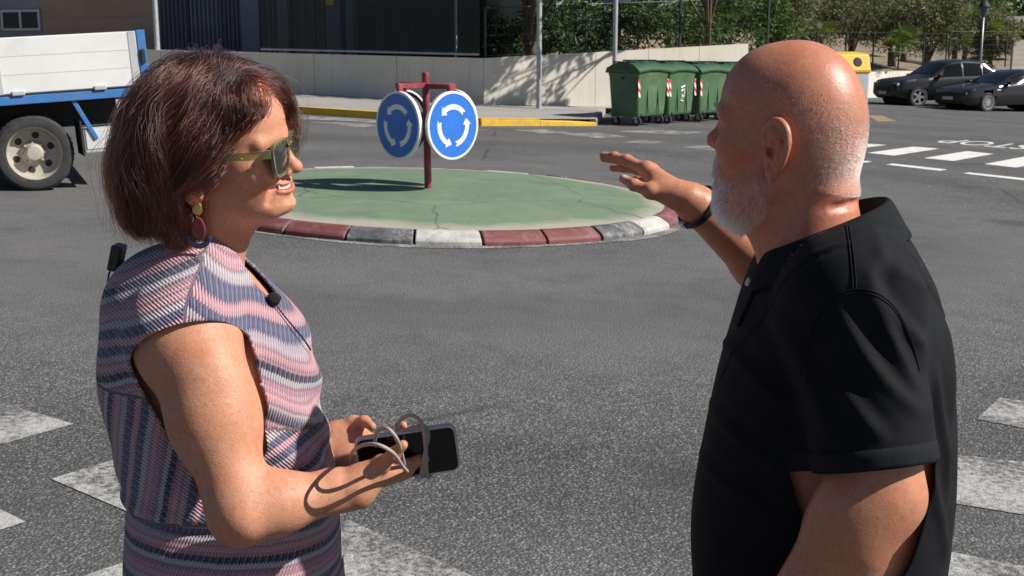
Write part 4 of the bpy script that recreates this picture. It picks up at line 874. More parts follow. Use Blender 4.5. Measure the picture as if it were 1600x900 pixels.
# ================================================================ PEOPLE
def frame(fwd_xy):
    """columns: forward, left, up"""
    f = A((fwd_xy[0], fwd_xy[1], 0.)); f /= np.linalg.norm(f)
    return np.stack([f, A((-f[1], f[0], 0)), A((0, 0, 1.))], 1)
def unit(v): v = A(v, float); return v/np.linalg.norm(v)
def hand(S, w, x, z, side, curls, thumb, sc=1., splay=(.10, .03, -.04, -.12), rel=None):
    """w wrist, x to the fingertips, z out of the back of the hand; side +1 right, -1 left"""
    x = unit(x); z = unit(z-x*np.dot(x, z)); y = np.cross(z, x)*side; nails = []
    g = lambda p: w+sc*(p[0]*x+p[1]*y+p[2]*z)
    ky = (.029, .0095, -.0105, -.028); kx = (.086, .089, .084, .075); kz = (.000, .002, .001, -.003)
    for i in range(4):
        S.add(cone(g((0, ky[i]*.62, 0)), g((kx[i], ky[i], kz[i]-.003)), .0165*sc, .0128*sc), .014)
    S.add(ell(g((.045, .012, -.012)), A((.036, .030, .014))*sc, np.stack([x, y, z], 1)), .012)
    L = ((.043, .025, .021), (.047, .029, .022), (.043, .027, .021), (.034, .020, .019))
    for i in range(4):
        p = A((kx[i], ky[i], kz[i]-.002)); a = 0.; s_ = splay[i]; r = (.0100, .0087, .0078, .0066) if i < 3 else (.0088, .0077, .0068, .0058)
        S.add(ell(g(p+A((0, 0, .003))), .0112*sc), .008)
        for j in range(3):
            a += curls[i][j]
            d = A((math.cos(a)*math.cos(s_), math.sin(s_)*math.cos(a), -math.sin(a))); q = p+d*L[i][j]
            S.add(cone(g(p), g(q), r[j]*sc, r[j+1]*sc), .006 if j == 0 else .003)
            if j < 2: S.add(ell(g(q+A((0, 0, .0012))), r[j+1]*1.09*sc), .004)
            p = q
        up = A((math.sin(a), 0, math.cos(a))); nails.append((g(p-d*.003+up*.0045), sc*.0066, x, y, z))
    t = [A(q) for q in thumb]
    S.add(cone(g(t[0]), g(t[1]), .0170*sc, .0120*sc), .016); S.add(cone(g(t[1]), g(t[2]), .0105*sc, .0094*sc), .006)
    S.add(cone(g(t[2]), g(t[3]), .0096*sc, .0072*sc), .003); S.add(ell(g(t[2]), .0102*sc), .004); S.add(ell(g(t[1]), .0128*sc), .006)
    S.add(cone(g(t[0]), g((.055, .028, -.008)), .015*sc, .010*sc), .014)       # web of the thumb
    return g, t, nails
def skin_mat(name, rough=.42, bmp=.42):
    m = NT(name); v = m.coord(); a = m.attr('tint').outputs['Color']
    n1 = m.noise(v, 26, 6, .65); n2 = m.noise(v, 210, 4, .65); n3 = m.noise(v, 95, 5, .7)
    c = m.mix(m.ramp(n1, [(.36, (0, 0, 0)), (.66, (.55, .55, .55))]), a, m.mix(1., a, (.98, .70, .60, 1), 'MULTIPLY'))
    c = m.mix(m.ramp(n3, [(.40, (0, 0, 0)), (.70, (.65, .65, .65))]), c, m.mix(1., c, (1.22, 1.28, 1.32, 1), 'MULTIPLY'))
    c = m.mix(m.ramp(n2, [(.55, (0, 0, 0)), (.72, (.60, .60, .60))]), c, m.mix(1., a, (.66, .46, .36, 1), 'MULTIPLY'))
    vo = m.n('TexVoronoi', Vector=m.coord('Object', (1, 1, 1.6)), Scale=430.).outputs['Distance']
    h = m.math('ADD', m.math('MULTIPLY', vo, .7), m.noise(v, 260, 5, .7))
    n0 = m.bump(m.noise(v, 60, 5, .65), bmp*.75, .004)
    m.set(Base__Color=c, Roughness=m.math('ADD', m.math('MULTIPLY', n2, .30), rough-.12), Subsurface__Weight=.12, Subsurface__Radius=(1, .35, .18), Subsurface__Scale=.005,
          Specular__IOR__Level=.36, Normal=m.bump(h, bmp, .0014, n0))
    m.b.subsurface_method = 'RANDOM_WALK'
    return m.m
def blob(P, c, r, p=2.): return np.exp(-(np.linalg.norm((P-A(c))/A(r), axis=1)**p))
def lerpc(T, w, col): return T*(1-w[:, None])+A(col)*w[:, None]
def curves_obj(name, strands, radius, mat, parent, tip=.25):
    """strands: list of (n,3) arrays"""
    cu = bpy.data.hair_curves.new(name); sizes = [len(s) for s in strands]
    cu.add_curves(sizes); P = np.concatenate(strands).astype(np.float32)
    cu.position_data.foreach_set('vector', P.ravel())
    rad = np.concatenate([np.linspace(1, tip, n)*(radius if not hasattr(radius, '__len__') else radius[i]) for i, n in enumerate(sizes)]).astype(np.float32)
    at_ = cu.attributes.get('radius') or cu.attributes.new('radius', 'FLOAT', 'POINT'); at_.data.foreach_set('value', rad)
    cu.materials.append(mat)
    o = bpy.data.objects.new(name, cu); COL.objects.link(o); o.parent = parent
    return o
def hair_mat(name, melanin, red, rough=.3, rnd=.4, color=None, pair=None):
    m = bpy.data.materials.new(name); m.use_nodes = True; t = m.node_tree; t.nodes.clear()
    h = t.nodes.new('ShaderNodeBsdfHairPrincipled'); o = t.nodes.new('ShaderNodeOutputMaterial'); t.links.new(h.outputs[0], o.inputs[0])
    if color is None:
        h.parametrization = 'MELANIN'; h.inputs['Melanin'].default_value = melanin; h.inputs['Melanin Redness'].default_value = red; h.inputs['Random Color'].default_value = rnd
    else: h.parametrization = 'COLOR'; h.inputs['Color'].default_value = color
    if pair:
        hi = t.nodes.new('ShaderNodeHairInfo'); mx = t.nodes.new('ShaderNodeMixRGB'); t.links.new(hi.outputs['Random'], mx.inputs[0]); mx.inputs[1].default_value, mx.inputs[2].default_value = pair; t.links.new(mx.outputs[0], h.inputs['Color'])
    h.inputs['Roughness'].default_value = rough; h.inputs['Radial Roughness'].default_value = .4; h.inputs['Random Roughness'].default_value = .3
    return m
SKIN_W = skin_mat('skin_woman', .50, .24); SKIN_M = skin_mat('skin_man', .38, .15)
CLEAR_DARK = mottled('black_plastic', (.012, .012, .013, 1), (.02, .02, .021, 1), 30, .4, .05)
SHOE = mottled('shoe_leather', (.03, .02, .016, 1), (.05, .035, .03, 1), 30, .5, .1)
TROUSER = mottled('trouser_cloth', (.03, .035, .05, 1), (.05, .055, .075, 1), 40, .85, .3)
def legs(S, hip, fwd, left, zhip, r=.085, gap=.095, zf=None):
    ft = []
    for s_ in (-1, 1):
        h = hip+left*gap*s_; x, y = h[0], h[1]; z0 = gz(x, y) if zf is None else zf
        kn = A((x, y, z0+.48))+fwd*.03; an = A((x, y, z0+.09))-fwd*.01
        S.add(cone(A((x, y, zhip)), kn, r, .060), .03); S.add(cone(kn, an, .060, .040), .03)
        S.add(cone(an-A((0, 0, .035)), an+fwd*.15-A((0, 0, .065)), .036, .030), .03); ft.append((an, fwd))
    return ft
def shoes(parent, ft):
    for an, fwd in ft:
        s = SDF(); s.add(cone(an-A((0, 0, .05)), an+fwd*.17-A((0, 0, .068)), .044, .038), .02); s.add(cone(an+A((0, 0, .0)), an-A((0, 0, .05)), .045, .044), .02)
        P, F = s.mesh(.008); z = gz(an[0], an[1]); P[:, 2] = np.maximum(P[:, 2], z+.004)
        np_mesh('shoe', P, F, SHOE, parent)
# ---------------------------------------------------------------- woman
WH = at(341, 275, 1.76); WF = frame((math.cos(.12), -math.sin(.12)))@A(((1, 0, 0), (0, math.cos(.17), -math.sin(.17)), (0, math.sin(.17), math.cos(.17))))
wl = lambda *p: WH+WF@A(p, float)
woman = empty('person', (WH[0]-.03, 1.78, gz(-.45, 1.78)), 0, 'smiling woman in striped knit dress with sunglasses holding a phone', 'person')
WINV = A(woman.location)
def sub_ob(o, parent):
    """keep world-space mesh data in place under a parent that has only a location"""
    o.parent = parent; o.matrix_parent_inverse = Matrix.Translation(-parent.location); return o
def w_el(c, r, S, k, op='add', tilt=None):
    R = WF if tilt is None else WF@tilt
    getattr(S, op)(ell(wl(*c), r, R), k)
HS = SDF()
w_el((-.006, 0, .073), (.099, .074, .094), HS, 0)
w_el((.044, 0, .085), (.060, .061, .058), HS, .03)
w_el((.046, 0, .018), (.052, .051, .072), HS, .03)
w_el((.042, 0, -.022), (.053, .042, .032), HS, .025)
w_el((.096, 0, -.039), (.018, .019, .0145), HS, .020)
for s_ in (-1, 1):
    w_el((.066, .046*s_, .020), (.030, .020, .021), HS, .022)
    w_el((.080, .034*s_, .007), (.018, .017, .016), HS, .020)
    HS.add(cone(wl(.018, .047*s_, -.022), wl(.078, .025*s_, -.040), .013, .012), .035)
    w_el((.108, .033*s_, .043), (.018, .017, .012), HS, .016, 'sub')
    w_el((.086, .032*s_, .043), (.0125, .0125, .0125), HS, .004)
    HS.add(cone(wl(.097, .012*s_, .060), wl(.084, .048*s_, .060), .0075, .006), .016)       # brow ridge
HS.add(cone(wl(.098, 0, .050), wl(.116, 0, .0185), .0070, .0088), .014)
w_el((.1195, 0, .0150), (.0098, .0100, .0088), HS, .008)
for s_ in (-1, 1):
    w_el((.1065, .0120*s_, .0095), (.0090, .0062, .0068), HS, .006)
    w_el((.1135, .0065*s_, .0030), (.0042, .0032, .0030), HS, .003, 'sub')
for s_ in (-1, 1): w_el((.048, .038*s_, -.010), (.032, .017, .030), HS, .025)
w_el((.071, 0, -.014), (.0385, .037, .027), HS, .010)                                    # mouth mound
def face_x(S, L, y, z):
    """where a line from the front meets the face"""
    xs_ = np.linspace(.15, .03, 500); v = S.local(A([L(q, y, z) for q in xs_])); i = np.flatnonzero(v < 0)
    return xs_[i[0]] if len(i) else .06
fxw = lambda y, z, o=0.: wl(face_x(HS, wl, y, z)+o, y, z)
MW = .035; MY_ = np.linspace(0, .040, 9); MXF = A([face_x(HS, wl, y, -.014) for y in MY_])
mzc = lambda y: -.0128+4.6*y*y; mh = lambda y: .0040*np.sqrt(np.maximum(1-(y/MW)**2, 0))
nl = [[fxw(y*s_, z, .0008) for y, z in ((.0200, .010), (.0315, -.001), (.0400, -.013), (.0430, -.026))] for s_ in (-1, 1)]
LYs = np.linspace(-.96, .96, 13)*MW
ul = [fxw(y, mzc(y)+mh(y)+.0014, -.0012) for y in LYs]; ll = [fxw(y, mzc(y)-mh(y)-.0022, -.0014) for y in LYs]
HS.chain(ul, [.0012+.0013*math.sqrt(1-(y/MW)**2) for y in LYs], .003); HS.chain(ll, [.0012+.0024*math.sqrt(1-(y/MW)**2) for y in LYs], .004)
def mouth_slot(P):
    Q = (P-WH)@WF; y = Q[:, 1]; xs_ = np.interp(np.abs(y), MY_, MXF)
    d = np.abs(Q[:, 2]-mzc(y))-mh(y); d = np.maximum(d, np.abs(y)-MW)
    return np.maximum(d, (xs_-.0075)-Q[:, 0])*.8
HS.sub((mouth_slot, wl(.095, 0, -.012), .05), .0012)
for s_, q in zip((-1, 1), nl): HS.groove(q, [.0008, .0024, .0028, .0006], .012)
HS.groove([fxw(-.016, -.0290, .0018), fxw(0, -.0305, .0018), fxw(.016, -.0290, .0018)], .0022, .010)
HS.add(cone(wl(-.012, 0, -.03), wl(-.034, 0, -.175), .050, .052), .028)
HS.chain([wl(.004, -.046, -.035), wl(.012, -.018, -.150)], [.010, .008], .020)            # neck tendon
HS.add(cone(wl(.03, 0, -.052), wl(.006, 0, -.085), .030, .026), .035)                    # under the chin
# ears
def ear(S, L, s_, sc=1.):
    g = lambda x, y, z: L(x, s_*y, z)
    h = [g(.008*sc, .073, .004*sc), g(.012*sc, .074, .020*sc), g(.004*sc, .077, .033*sc), g(-.010*sc, .081, .036*sc), g(-.021*sc, .086, .026*sc), g(-.024*sc, .088, .008*sc), g(-.018*sc, .085, -.012*sc), g(-.008*sc, .080, -.026*sc)]
    S.add(cone(g(-.006*sc, .070, .020*sc), g(-.004*sc, .068, -.016*sc), .015*sc, .011*sc), .008)
    S.add(cone(g(-.010*sc, .077, .018*sc), g(-.008*sc, .076, -.014*sc), .013*sc, .009*sc), .006)
    S.sub(ell(g(-.003*sc, .090, -.001*sc), A((.0095, .012, .0155))*sc), .004)
    S.sub(cone(g(-.010*sc, .0965, .026*sc), g(-.016*sc, .0965, .002*sc), .0075*sc, .0065*sc), .005)
    S.spl(h, A((.003, .0038, .0042, .0044, .0044, .0042, .0040, .0040))*sc, .003)
    S.spl([g(-.002*sc, .083, .022*sc), g(-.011*sc, .086, .012*sc), g(-.0125*sc, .085, -.004*sc), g(-.006*sc, .081, -.018*sc)], A((.0028, .0036, .0036, .003))*sc, .004)
    S.add(ell(g(.007*sc, .079, -.002*sc), A((.0042, .0040, .0062))*sc), .003)
    S.add(ell(g(-.002*sc, .079, -.028*sc), A((.0085, .0048, .0105))*sc), .005)
    S.sub(ell(g(.0005*sc, .080, -.003*sc), A((.0035, .012, .0045))*sc), .003)
ear(HS, lambda x, y, z: wl(x-.004, y*.98, z+.004), -1, .88); ear(HS, lambda x, y, z: wl(x-.004, y*.98, z+.004), 1, .88)
# torso, arms
WT = frame((1, 0)); WY = 1.79
def wz(py): return at(320, py, WY)[2]
def wx(px, py): return at(px, py, WY)[0]
lev = [(900, 532, 204), (850, 533, 205), (800, 529, 208), (760, 522, 206), (715, 515, 192), (680, 509, 182), (640, 505, 172), (590, 497, 164), (540, 487, 164), (500, 462, 167), (470, 437, 173), (440, 410, 180), (415, 386, 192), (395, 366, 215), (385, 355, 240)]
wid = dict(zip([l[0] for l in lev], (.182, .176, .165, .152, .150, .155, .160, .166, .172, .170, .160, .140, .110, .080, .066)))
def wtorso(off):
    zs = [.52, .70]; xf = [wx(520, 900)-off, wx(536, 900)-off]; xb = [wx(215, 900)+off, wx(200, 900)+off]; hy = [.19-off, .195-off]
    for py, a, b in lev: zs.append(wz(py)); xf.append(wx(a, py)-off); xb.append(wx(b, py)+off); hy.append(wid[py]-off)
    return loft(zs, xf, xb, 0., hy, None, 2.25, (0, WY, 0))
sh_n, el_n, wr_n = at(292, 532, 1.640), at(382, 796, 1.55), at(546, 764, 1.600)
sh_f, el_f, wr_f = at(325, 505, 1.975), at(415, 770, 1.985), at(508, 694, 1.865)
WB = SDF(); WB.add(wtorso(.016), 0)
ft = legs(WB, A((wx(368, 900), WY, 0)), A((1., 0, 0)), A((0, 1., 0)), .74, .092, .085)
WA = SDF()
WA.add(cone(at(325, 462, 1.74), sh_n, .050, .062), 0)
WA.add(ell(sh_n+A((.002, -.002, -.008)), (.069, .053, .074)), .04)
mid = sh_n*.5+el_n*.5
WA.add(cone(sh_n, mid+A((.004, -.002, 0)), .059, .055), .03); WA.add(cone(mid+A((.000, -.002, 0)), el_n+A((-.004, 0, .004)), .054, .043), .03)
WA.add(ell(mid+A((-.004, 0, .03)), (.057, .050, .085)), .03)
WA.add(ell(el_n+A((-.012, -.002, -.018)), (.026, .027, .026)), .020); WA.add(ell(el_n+A((.004, -.034, -.006)), (.014, .012, .014)), .016)
fm = el_n*.68+wr_n*.32
WA.add(cone(el_n, fm, .044, .0420), .03); WA.add(cone(fm, wr_n, .0410, .0255), .02); WA.add(ell(wr_n+A((-.016, -.018, .010)), (.010, .008, .009)), .012)
WA.add(cone(wr_n+A((-.02, 0, 0)), wr_n+A((.012, .006, -.003)), .028, .026), .02)
fm2 = el_f*.6+wr_f*.4
WA.add(cone(sh_f, el_f, .055, .042), .02); WA.add(cone(el_f, fm2, .043, .041), .03); WA.add(cone(fm2, wr_f, .041, .0255), .02)
C0 = (.12, .22, .14)
gR, tR, nR = hand(WA, wr_n, (.70, .70, .02), (.05, -.55, -.83), 1, [(.16, .30, .20), (.24, .36, .22), (.32, .42, .26), (.42, .46, .3)],
     [(.014, .020, -.010), (.032, .050, -.018), (.036, .080, -.024), (.042, .101, -.032)], .97, (.04, .01, -.01, -.04))
gL, tL, nL = hand(WA, wr_f, (.90, -.36, -.10), (.12, .50, -.85), -1, [(.35, .6, .4), (.35, .6, .4), (.4, .6, .4), (.4, .6, .4)],
     [(.016, .022, -.012), (.040, .040, -.024), (.066, .038, -.038), (.088, .026, -.046)], .95)
parts = [HS.mesh(.0021, lo=wl(-.2, -.2, -.175)-A((.2, .2, 0))), WA.mesh(.0027), WB.mesh(.013)]
V, F = join(parts)
LP = (V-WH)@WF
T = np.tile(A((.49, .245, .150)), (len(V), 1))
hd = LP[:, 2] > -.18
sc_ = hd*np.clip((np.where(LP[:, 2] > .098, .080, .080-.60*(.098-LP[:, 2]))-LP[:, 0]+.004*np_field_noise(LP, 260, 6))/.008, 0, 1)*((LP[:, 2] > .035) | (LP[:, 0] < -.03))*(LP[:, 2] > -.04)
T = lerpc(T, .45*hd*blob(LP, (.080, -.040, .005), (.035, .03, .03)), (.50, .17, .12))
T = lerpc(T, .45*hd*blob(LP, (.080, .040, .005), (.035, .03, .03)), (.50, .17, .12))
T = lerpc(T, .55*hd*blob(LP, (.125, 0, .012), (.016, .018, .014)), (.52, .17, .13))
my_ = LP[:, 1]; mx_ = np.interp(np.abs(my_), MY_, MXF); zrel = LP[:, 2]-mzc(my_); inm = hd*(np.abs(my_) < MW*1.02)*(LP[:, 0] > .06)
lipw = inm*np.clip(1.3-np.maximum(np.where(zrel > 0, zrel-mh(my_), -zrel-mh(my_)), 0)/(.0030+.0022*(zrel < 0))*1., 0, 1)
T = lerpc(T, .72*np.clip(lipw, 0, 1), (.44, .135, .115))
T = lerpc(T, .9*inm*(np.abs(zrel) < mh(my_)*1.02)*(LP[:, 0] < mx_-.004), (.09, .025, .025))
for n_, r_, *_ in nR+nL: T = lerpc(T, .55*np.clip(1.4-np.linalg.norm(V-n_, axis=1)/r_, 0, 1), (.62, .36, .30))
for g_, t_ in ((gR, tR), (gL, tL)):
    e = g_(t_[3]); T = lerpc(T, .25*np.clip(1.5-np.linalg.norm(V-e, axis=1)/.012, 0, 1), (.55, .22, .16))
T = lerpc(T, .93*sc_, (.030, .012, .009))
body_w = np_mesh('body', V, F, SKIN_W, woman, attrs={'tint': T}); sub_ob(body_w, woman)
for q in list(woman.children): pass
# teeth
TEETH = NT('teeth'); TEETH.set(Base__Color=(.72, .66, .56, 1), Roughness=.25, Subsurface__Weight=.2, Subsurface__Scale=.002); TEETH = TEETH.m
mb = MB()
for k in range(-4, 5):
    a = k*.0060*(1-.035*abs(k)); x = np.interp(abs(a), MY_, MXF)-.0052-.0003*abs(k); tw_ = .0064*(1-.06*abs(k))
    mb.box(wl(x, a, mzc(a)+.0012), (.0050, tw_, 2*mh(a)+.0012), Matrix(WF.tolist())@rotz(-math.atan(np.interp(abs(a), MY_[:-1], -np.diff(MXF)/np.diff(MY_)))*np.sign(a) if False else -math.copysign(math.atan(max(0., -np.interp(abs(a), MY_[:-1], np.diff(MXF)/np.diff(MY_)))), a)*-1), .0011)
sub_ob(mb.build('teeth', TEETH, woman, True), woman)
# ---------------------------------------------------------------- dress
KN = NT('striped_knit'); u_ = KN.attr('su').outputs['Fac']; v_ = KN.attr('sv').outputs['Fac']
def pingpong(m, x, p): return m.math('PINGPONG', x, p)
wob = KN.noise(KN.coord(), 22, 3)
vv = KN.math('ADD', v_, KN.math('MULTIPLY', KN.math('SUBTRACT', wob, .5), .006))
zz_ = KN.math('SUBTRACT', KN.math('MULTIPLY', pingpong(KN, KN.math('MULTIPLY', u_, 1.), .0027), 1.30), .0017)
v2 = KN.math('ADD', vv, zz_)
st = KN.math('FRACT', KN.math('DIVIDE', v2, .112))
PK, WH_, NV, MV, PW, DK = srgb(190, 146, 153), srgb(176, 170, 174), srgb(88, 90, 116), srgb(158, 120, 134), srgb(172, 158, 167), srgb(64, 63, 82)
cst = KN.ramp(st, [(0, NV), (.09, WH_), (.19, PK), (.33, MV), (.41, WH_), (.48, DK), (.57, PK), (.72, PW), (.80, NV), (.90, PK)], 'CONSTANT')
# separate stitches: slanted loops along the course
lp = KN.math('FRACT', KN.math('DIVIDE', KN.math('ADD', u_, KN.math('MULTIPLY', vv, .45)), .0054))
lo = KN.math('ABSOLUTE', KN.math('SUBTRACT', lp, .5))
row = KN.math('ABSOLUTE', KN.math('SUBTRACT', KN.math('FRACT', KN.math('DIVIDE', v2, .0112)), .5))
gap = KN.ramp(lo, [(.30, (0, 0, 0)), (.46, (1, 1, 1))])
alt = KN.math('GREATER_THAN', KN.math('FRACT', KN.math('DIVIDE', KN.math('ADD', u_, KN.math('MULTIPLY', vv, .45)), .0108)), .5)
cst = KN.mix(KN.math('MULTIPLY', alt, .22), cst, WH_)
cst = KN.mix(KN.math('MULTIPLY', gap, .62), cst, KN.mix(1., cst, (.30, .26, .36, 1), 'MULTIPLY'))
cst = KN.mix(KN.ramp(row, [(.36, (0, 0, 0)), (.5, (.75, .75, .75))]), cst, DK)
hh = KN.math('ADD', KN.math('SUBTRACT', 1., KN.math('MULTIPLY', lo, 1.6)), KN.math('SUBTRACT', .5, row))
KN.set(Base__Color=cst, Roughness=.85, Sheen__Weight=.15, Normal=KN.bump(hh, .9, .0022))
KN.b.inputs['Specular IOR Level'].default_value = .2
KN = KN.m
DS = SDF(); DS.add(wtorso(.0), 0); DS.add(ell(at(252, 462, 1.80), (.078, .115, .066)), .04)
for sgn, s0, e0, Yn in ((-1, sh_n, el_n, 1.735), (1, sh_f, el_f, 1.88)):
    dd = unit(e0-s0)
    DS.add(cone(at(318, 425, Yn), s0+A((0, -.004*(-sgn), .010)), .050, .070), .05)
    DS.add(cone(s0+A((-.004, 0, .012)), s0+dd*.045, .072, .073), .03)
# drape: soft folds
zwaist = wz(768)
P, F = DS.mesh(.0046, lo=(-2, 0, .50))
def dcut(P):
    out = np.full(len(P), -1.)
    for sgn, s0, e0 in ((-1, sh_n, el_n), (1, sh_f, el_f)):
        ax = unit(unit(e0-s0)+A((.10, .45*sgn*1, -.25))); pl = (P-s0)@ax-.012
        q = P-s0; t = np.clip(q@unit(e0-s0), -.05, .4); dist = np.linalg.norm(q-t[:, None]*unit(e0-s0), axis=1)
        out = np.maximum(out, np.minimum(pl, .086-dist))
    # V neck
    nk = wl(-.028, 0, -.16); q = (P-nk)
    v = .054-np.sqrt(np.maximum(q[:, 0], -q[:, 0]*1.1)**2*(np.where(q[:, 0] > 0, .25, 1.))+q[:, 1]**2)
    v = np.minimum(v-np.clip(-(q[:, 2]+.02), 0, 1)*.42, q[:, 2]+.12)
    out = np.maximum(out, np.minimum(v, .4))
    out = np.maximum(out, .56-P[:, 2])
    return out
def drape(P):
    d = .0045*np.sin((P[:, 0]*.75+P[:, 2]*.9)*95+2.5*np.sin(P[:, 1]*14))*np.clip((1.36-P[:, 2])/.08, 0, 1)*np.clip((P[:, 2]-1.06)/.06, 0, 1)*np.clip((P[:, 0]+.44)/.06, 0, 1)
    d = d+.006*np.exp(-((P[:, 2]-zwaist-.016)/.012)**2)-.006*np.exp(-((P[:, 2]-zwaist+.004)/.006)**2)
    return d+.012*np.exp(-((P[:, 2]-zwaist-.055)/.03)**2)*(.5+.5*np.sin(P[:, 0]*60+P[:, 1]*30))+.003*np_field_noise(P, 30, 8)
P = displace(P, F, drape)
P, F = trim(P, F, dcut)
x, y, z = P[:, 0], P[:, 1]-WY, P[:, 2]
xs = at(305, 450, 1.64)[0]; ang = np.arctan2(y, x-(-.44))*.155
zarm = wz(600)
def sst(a, b, t): t = np.clip((t-a)/(b-a), 0, 1); return t*t*(3-2*t)
sv_f = (z+.80*(x-xs))*.78; su_f = (x-xs)*.8-z*.62+.5*y
sv_y = (z-.38*(x-xs))*.93; su_y = (x-xs)*.93+.38*z+.4*y
sv_b = (x-xs)*.95-.25*(z-zarm); su_b = z*.95+.25*x+.4*y
back = x < xs
low = z < wz(575)
sv = np.where(back, np.where(low, sv_b+.93*zarm, sv_y), sv_f+.2*z*0+.17); su = np.where(back, np.where(low, su_b, su_y), su_f)
belly = (~back) & (z < wz(600)-.35*(x-xs))
sv = np.where(belly, (z-.45*(x-xs))*.9+.05, sv); su = np.where(belly, x*.9+.45*z+.5*y, su)
sk = z < zwaist+.004
sv = np.where(sk, z+.06*(x-xs), sv); su = np.where(sk, -ang*1.15, su)
dress = np_mesh('dress', P, F, KN, woman, attrs={'su': su+5, 'sv': sv+5}); sub_ob(dress, woman)
sm = dress.modifiers.new('thickness', 'SOLIDIFY'); sm.thickness = .0045; sm.offset = -1
# vertices on pattern borders: keep sharp seams by a dark yoke seam strip
shoes(woman, ft)
for o in list(woman.children):
    if o.name.startswith('shoe'): sub_ob(o, woman)
# ---------------------------------------------------------------- woman's hair
H_OUT = SDF()
def h_el(c, r, k): H_OUT.add(ell(wl(*c), r, WF), k)
h_el((-.010, 0, .092), (.108, .095, .113), 0)
h_el((-.055, 0, .055), (.102, .104, .102), .05)
h_el((-.088, -.004, .000), (.078, .098, .078), .05)
h_el((-.092, 0, -.050), (.058, .082, .050), .04)
h_el((.054, .004, .130), (.056, .066, .042), .04)
h_el((.084, .026, .098), (.034, .040, .048), .03)
h_el((.066, -.026, .126), (.036, .044, .036), .03)
for s_ in (-1, 1):
    h_el((-.006, .074*s_, .044), (.046, .024, .070), .03)
    h_el((-.034, .068*s_, -.040), (.036, .032, .060), .03)
def hair_field(P):
    v = H_OUT.local(P); e = .004
    g = np.stack([H_OUT.local(P+e*np.eye(3)[k])-v for k in range(3)], 1)/e
    return v, g/np.maximum(np.linalg.norm(g, axis=1), 1e-6)[:, None]
rs = np.random.RandomState(3)
def scalp_pts(n, SK, L, keep):
    """random points on the head surface in local coordinates"""
    out = []; m = 0
    while m < n:
        d = rs.normal(size=(n, 3)); d /= np.linalg.norm(d, axis=1)[:, None]; Q = A((-.006, 0, .073))+d*A((.099, .074, .094))*1.02
        Q = Q[keep(Q)]; out.append(Q); m += len(Q)
    return np.concatenate(out)[:n]
def w_hairline(Q):
    x, y, z = Q.T
    front = .088-.60*np.clip(.098-z, 0, 1)-.9*np.clip(.055-z, 0, 1)*0
    ok = (x < np.where(z > .098, .088, front)) & (z > -.035) & ~((x > -.012) & (z < .016))
    return ok & ((z > .02) | (x < -.015))
N = 19000
Q0 = scalp_pts(N, None, None, w_hairline)
P = WH+Q0@WF.T
part_y = -.016+.016*rs.normal(size=N)
side = np.where(Q0[:, 1] > part_y, 1., -1.)
depth = .001+.030*rs.rand(N)**1.5
fly = rs.rand(N) < .08
depth += .012*np.exp(-((Q0[:, 1]-part_y)/.022)**2); fly &= np.abs(Q0[:, 1]-part_y) > .035
depth[fly] = -.019*rs.rand(fly.sum())
length = np.where(Q0[:, 0] > .045, .15+.05*rs.rand(N), .21+.05*rs.rand(N))*(.82+.25*rs.rand(N))
zend = np.where(Q0[:, 0] > .02, -.02, -.092)+.030*rs.rand(N)-.012*np.cos(Q0[:, 0]*30)
step = .0075; steps = 34
path = [P.copy()]; alive = np.ones(N, bool); cnt = np.ones(N, int)
ph = rs.rand(N, 3)
dirp = None
lockn = np.stack([np_field_noise(Q0, 55, 11+k) for k in range(3)], 1)
for i in range(steps):
    Lp = (P-WH)@WF
    v, g = hair_field(P)
    gl = g@WF
    t = i*step
    w = np.clip(t/.10, 0, 1)[..., None] if hasattr(t, 'shape') else min(t/.10, 1)
    # combing direction in head space: away from the parting, then down and a little back
    fr = np.clip((Q0[:, 0]-.030)/.035, 0, 1)
    fx = np.where(fr > 0, (.55*(1-w)-.30*w)*fr, 0)-(.50-.25*w)*(1-fr)
    fx = fx+np.where((fr > 0) & (side < 0), (.75*(1-w)+.25*w)*fr, 0)
    fx = fx+np.where((fr > 0) & (side > 0), (.85*(1-w)+.35*w)*fr, 0)
    comb = np.stack([fx, side*(.85*(1-w)+.06*w), np.full(N, -.25-.95*w)], 1)
    # ends turn in toward the neck, with flicks outward at the back
    low = np.clip((-.02-Lp[:, 2])/.06, 0, 1)
    comb[:, 0] += low*.35*(1-fly*1.6); comb[:, 1] -= np.sign(Lp[:, 1])*low*.25
    near = (side < 0); xb = np.interp(Lp[:, 2], [-.1, -.03, .01, .047, .075, .103, .13], [-.004, -.012, -.008, .026, .054, .088, .115])
    comb[:, 0] -= np.where(near, 1.5*np.clip((Lp[:, 0]-xb+.010)/.02, 0, 1), 0)
    wave = .34*np.stack([np.sin(t*52+lockn[:, k]*4+ph[:, k]*1.2) for k in range(3)], 1)
    wave += .22*lockn
    d = comb+wave*(.4+w)
    d = d-gl*(d*gl).sum(1)[:, None]*.9
    d /= np.linalg.norm(d, axis=1)[:, None]
    tgt = -depth; corr = np.clip((v-tgt)/.02, -1, 1)
    d = d-gl*corr[:, None]*(np.where(np.abs(Q0[:, 1]-part_y) < .05, .62, .45)[:, None] if i < 7 else .60)
    d /= np.linalg.norm(d, axis=1)[:, None]
    if dirp is not None: d = .55*d+.45*dirp; d /= np.linalg.norm(d, axis=1)[:, None]
    dirp = d
    alive &= (t < length) & (Lp[:, 2] > zend)
    P = np.where(alive[:, None], P+step*(d@WF.T), P); cnt += alive
    path.append(P.copy())
path = np.stack(path, 1)
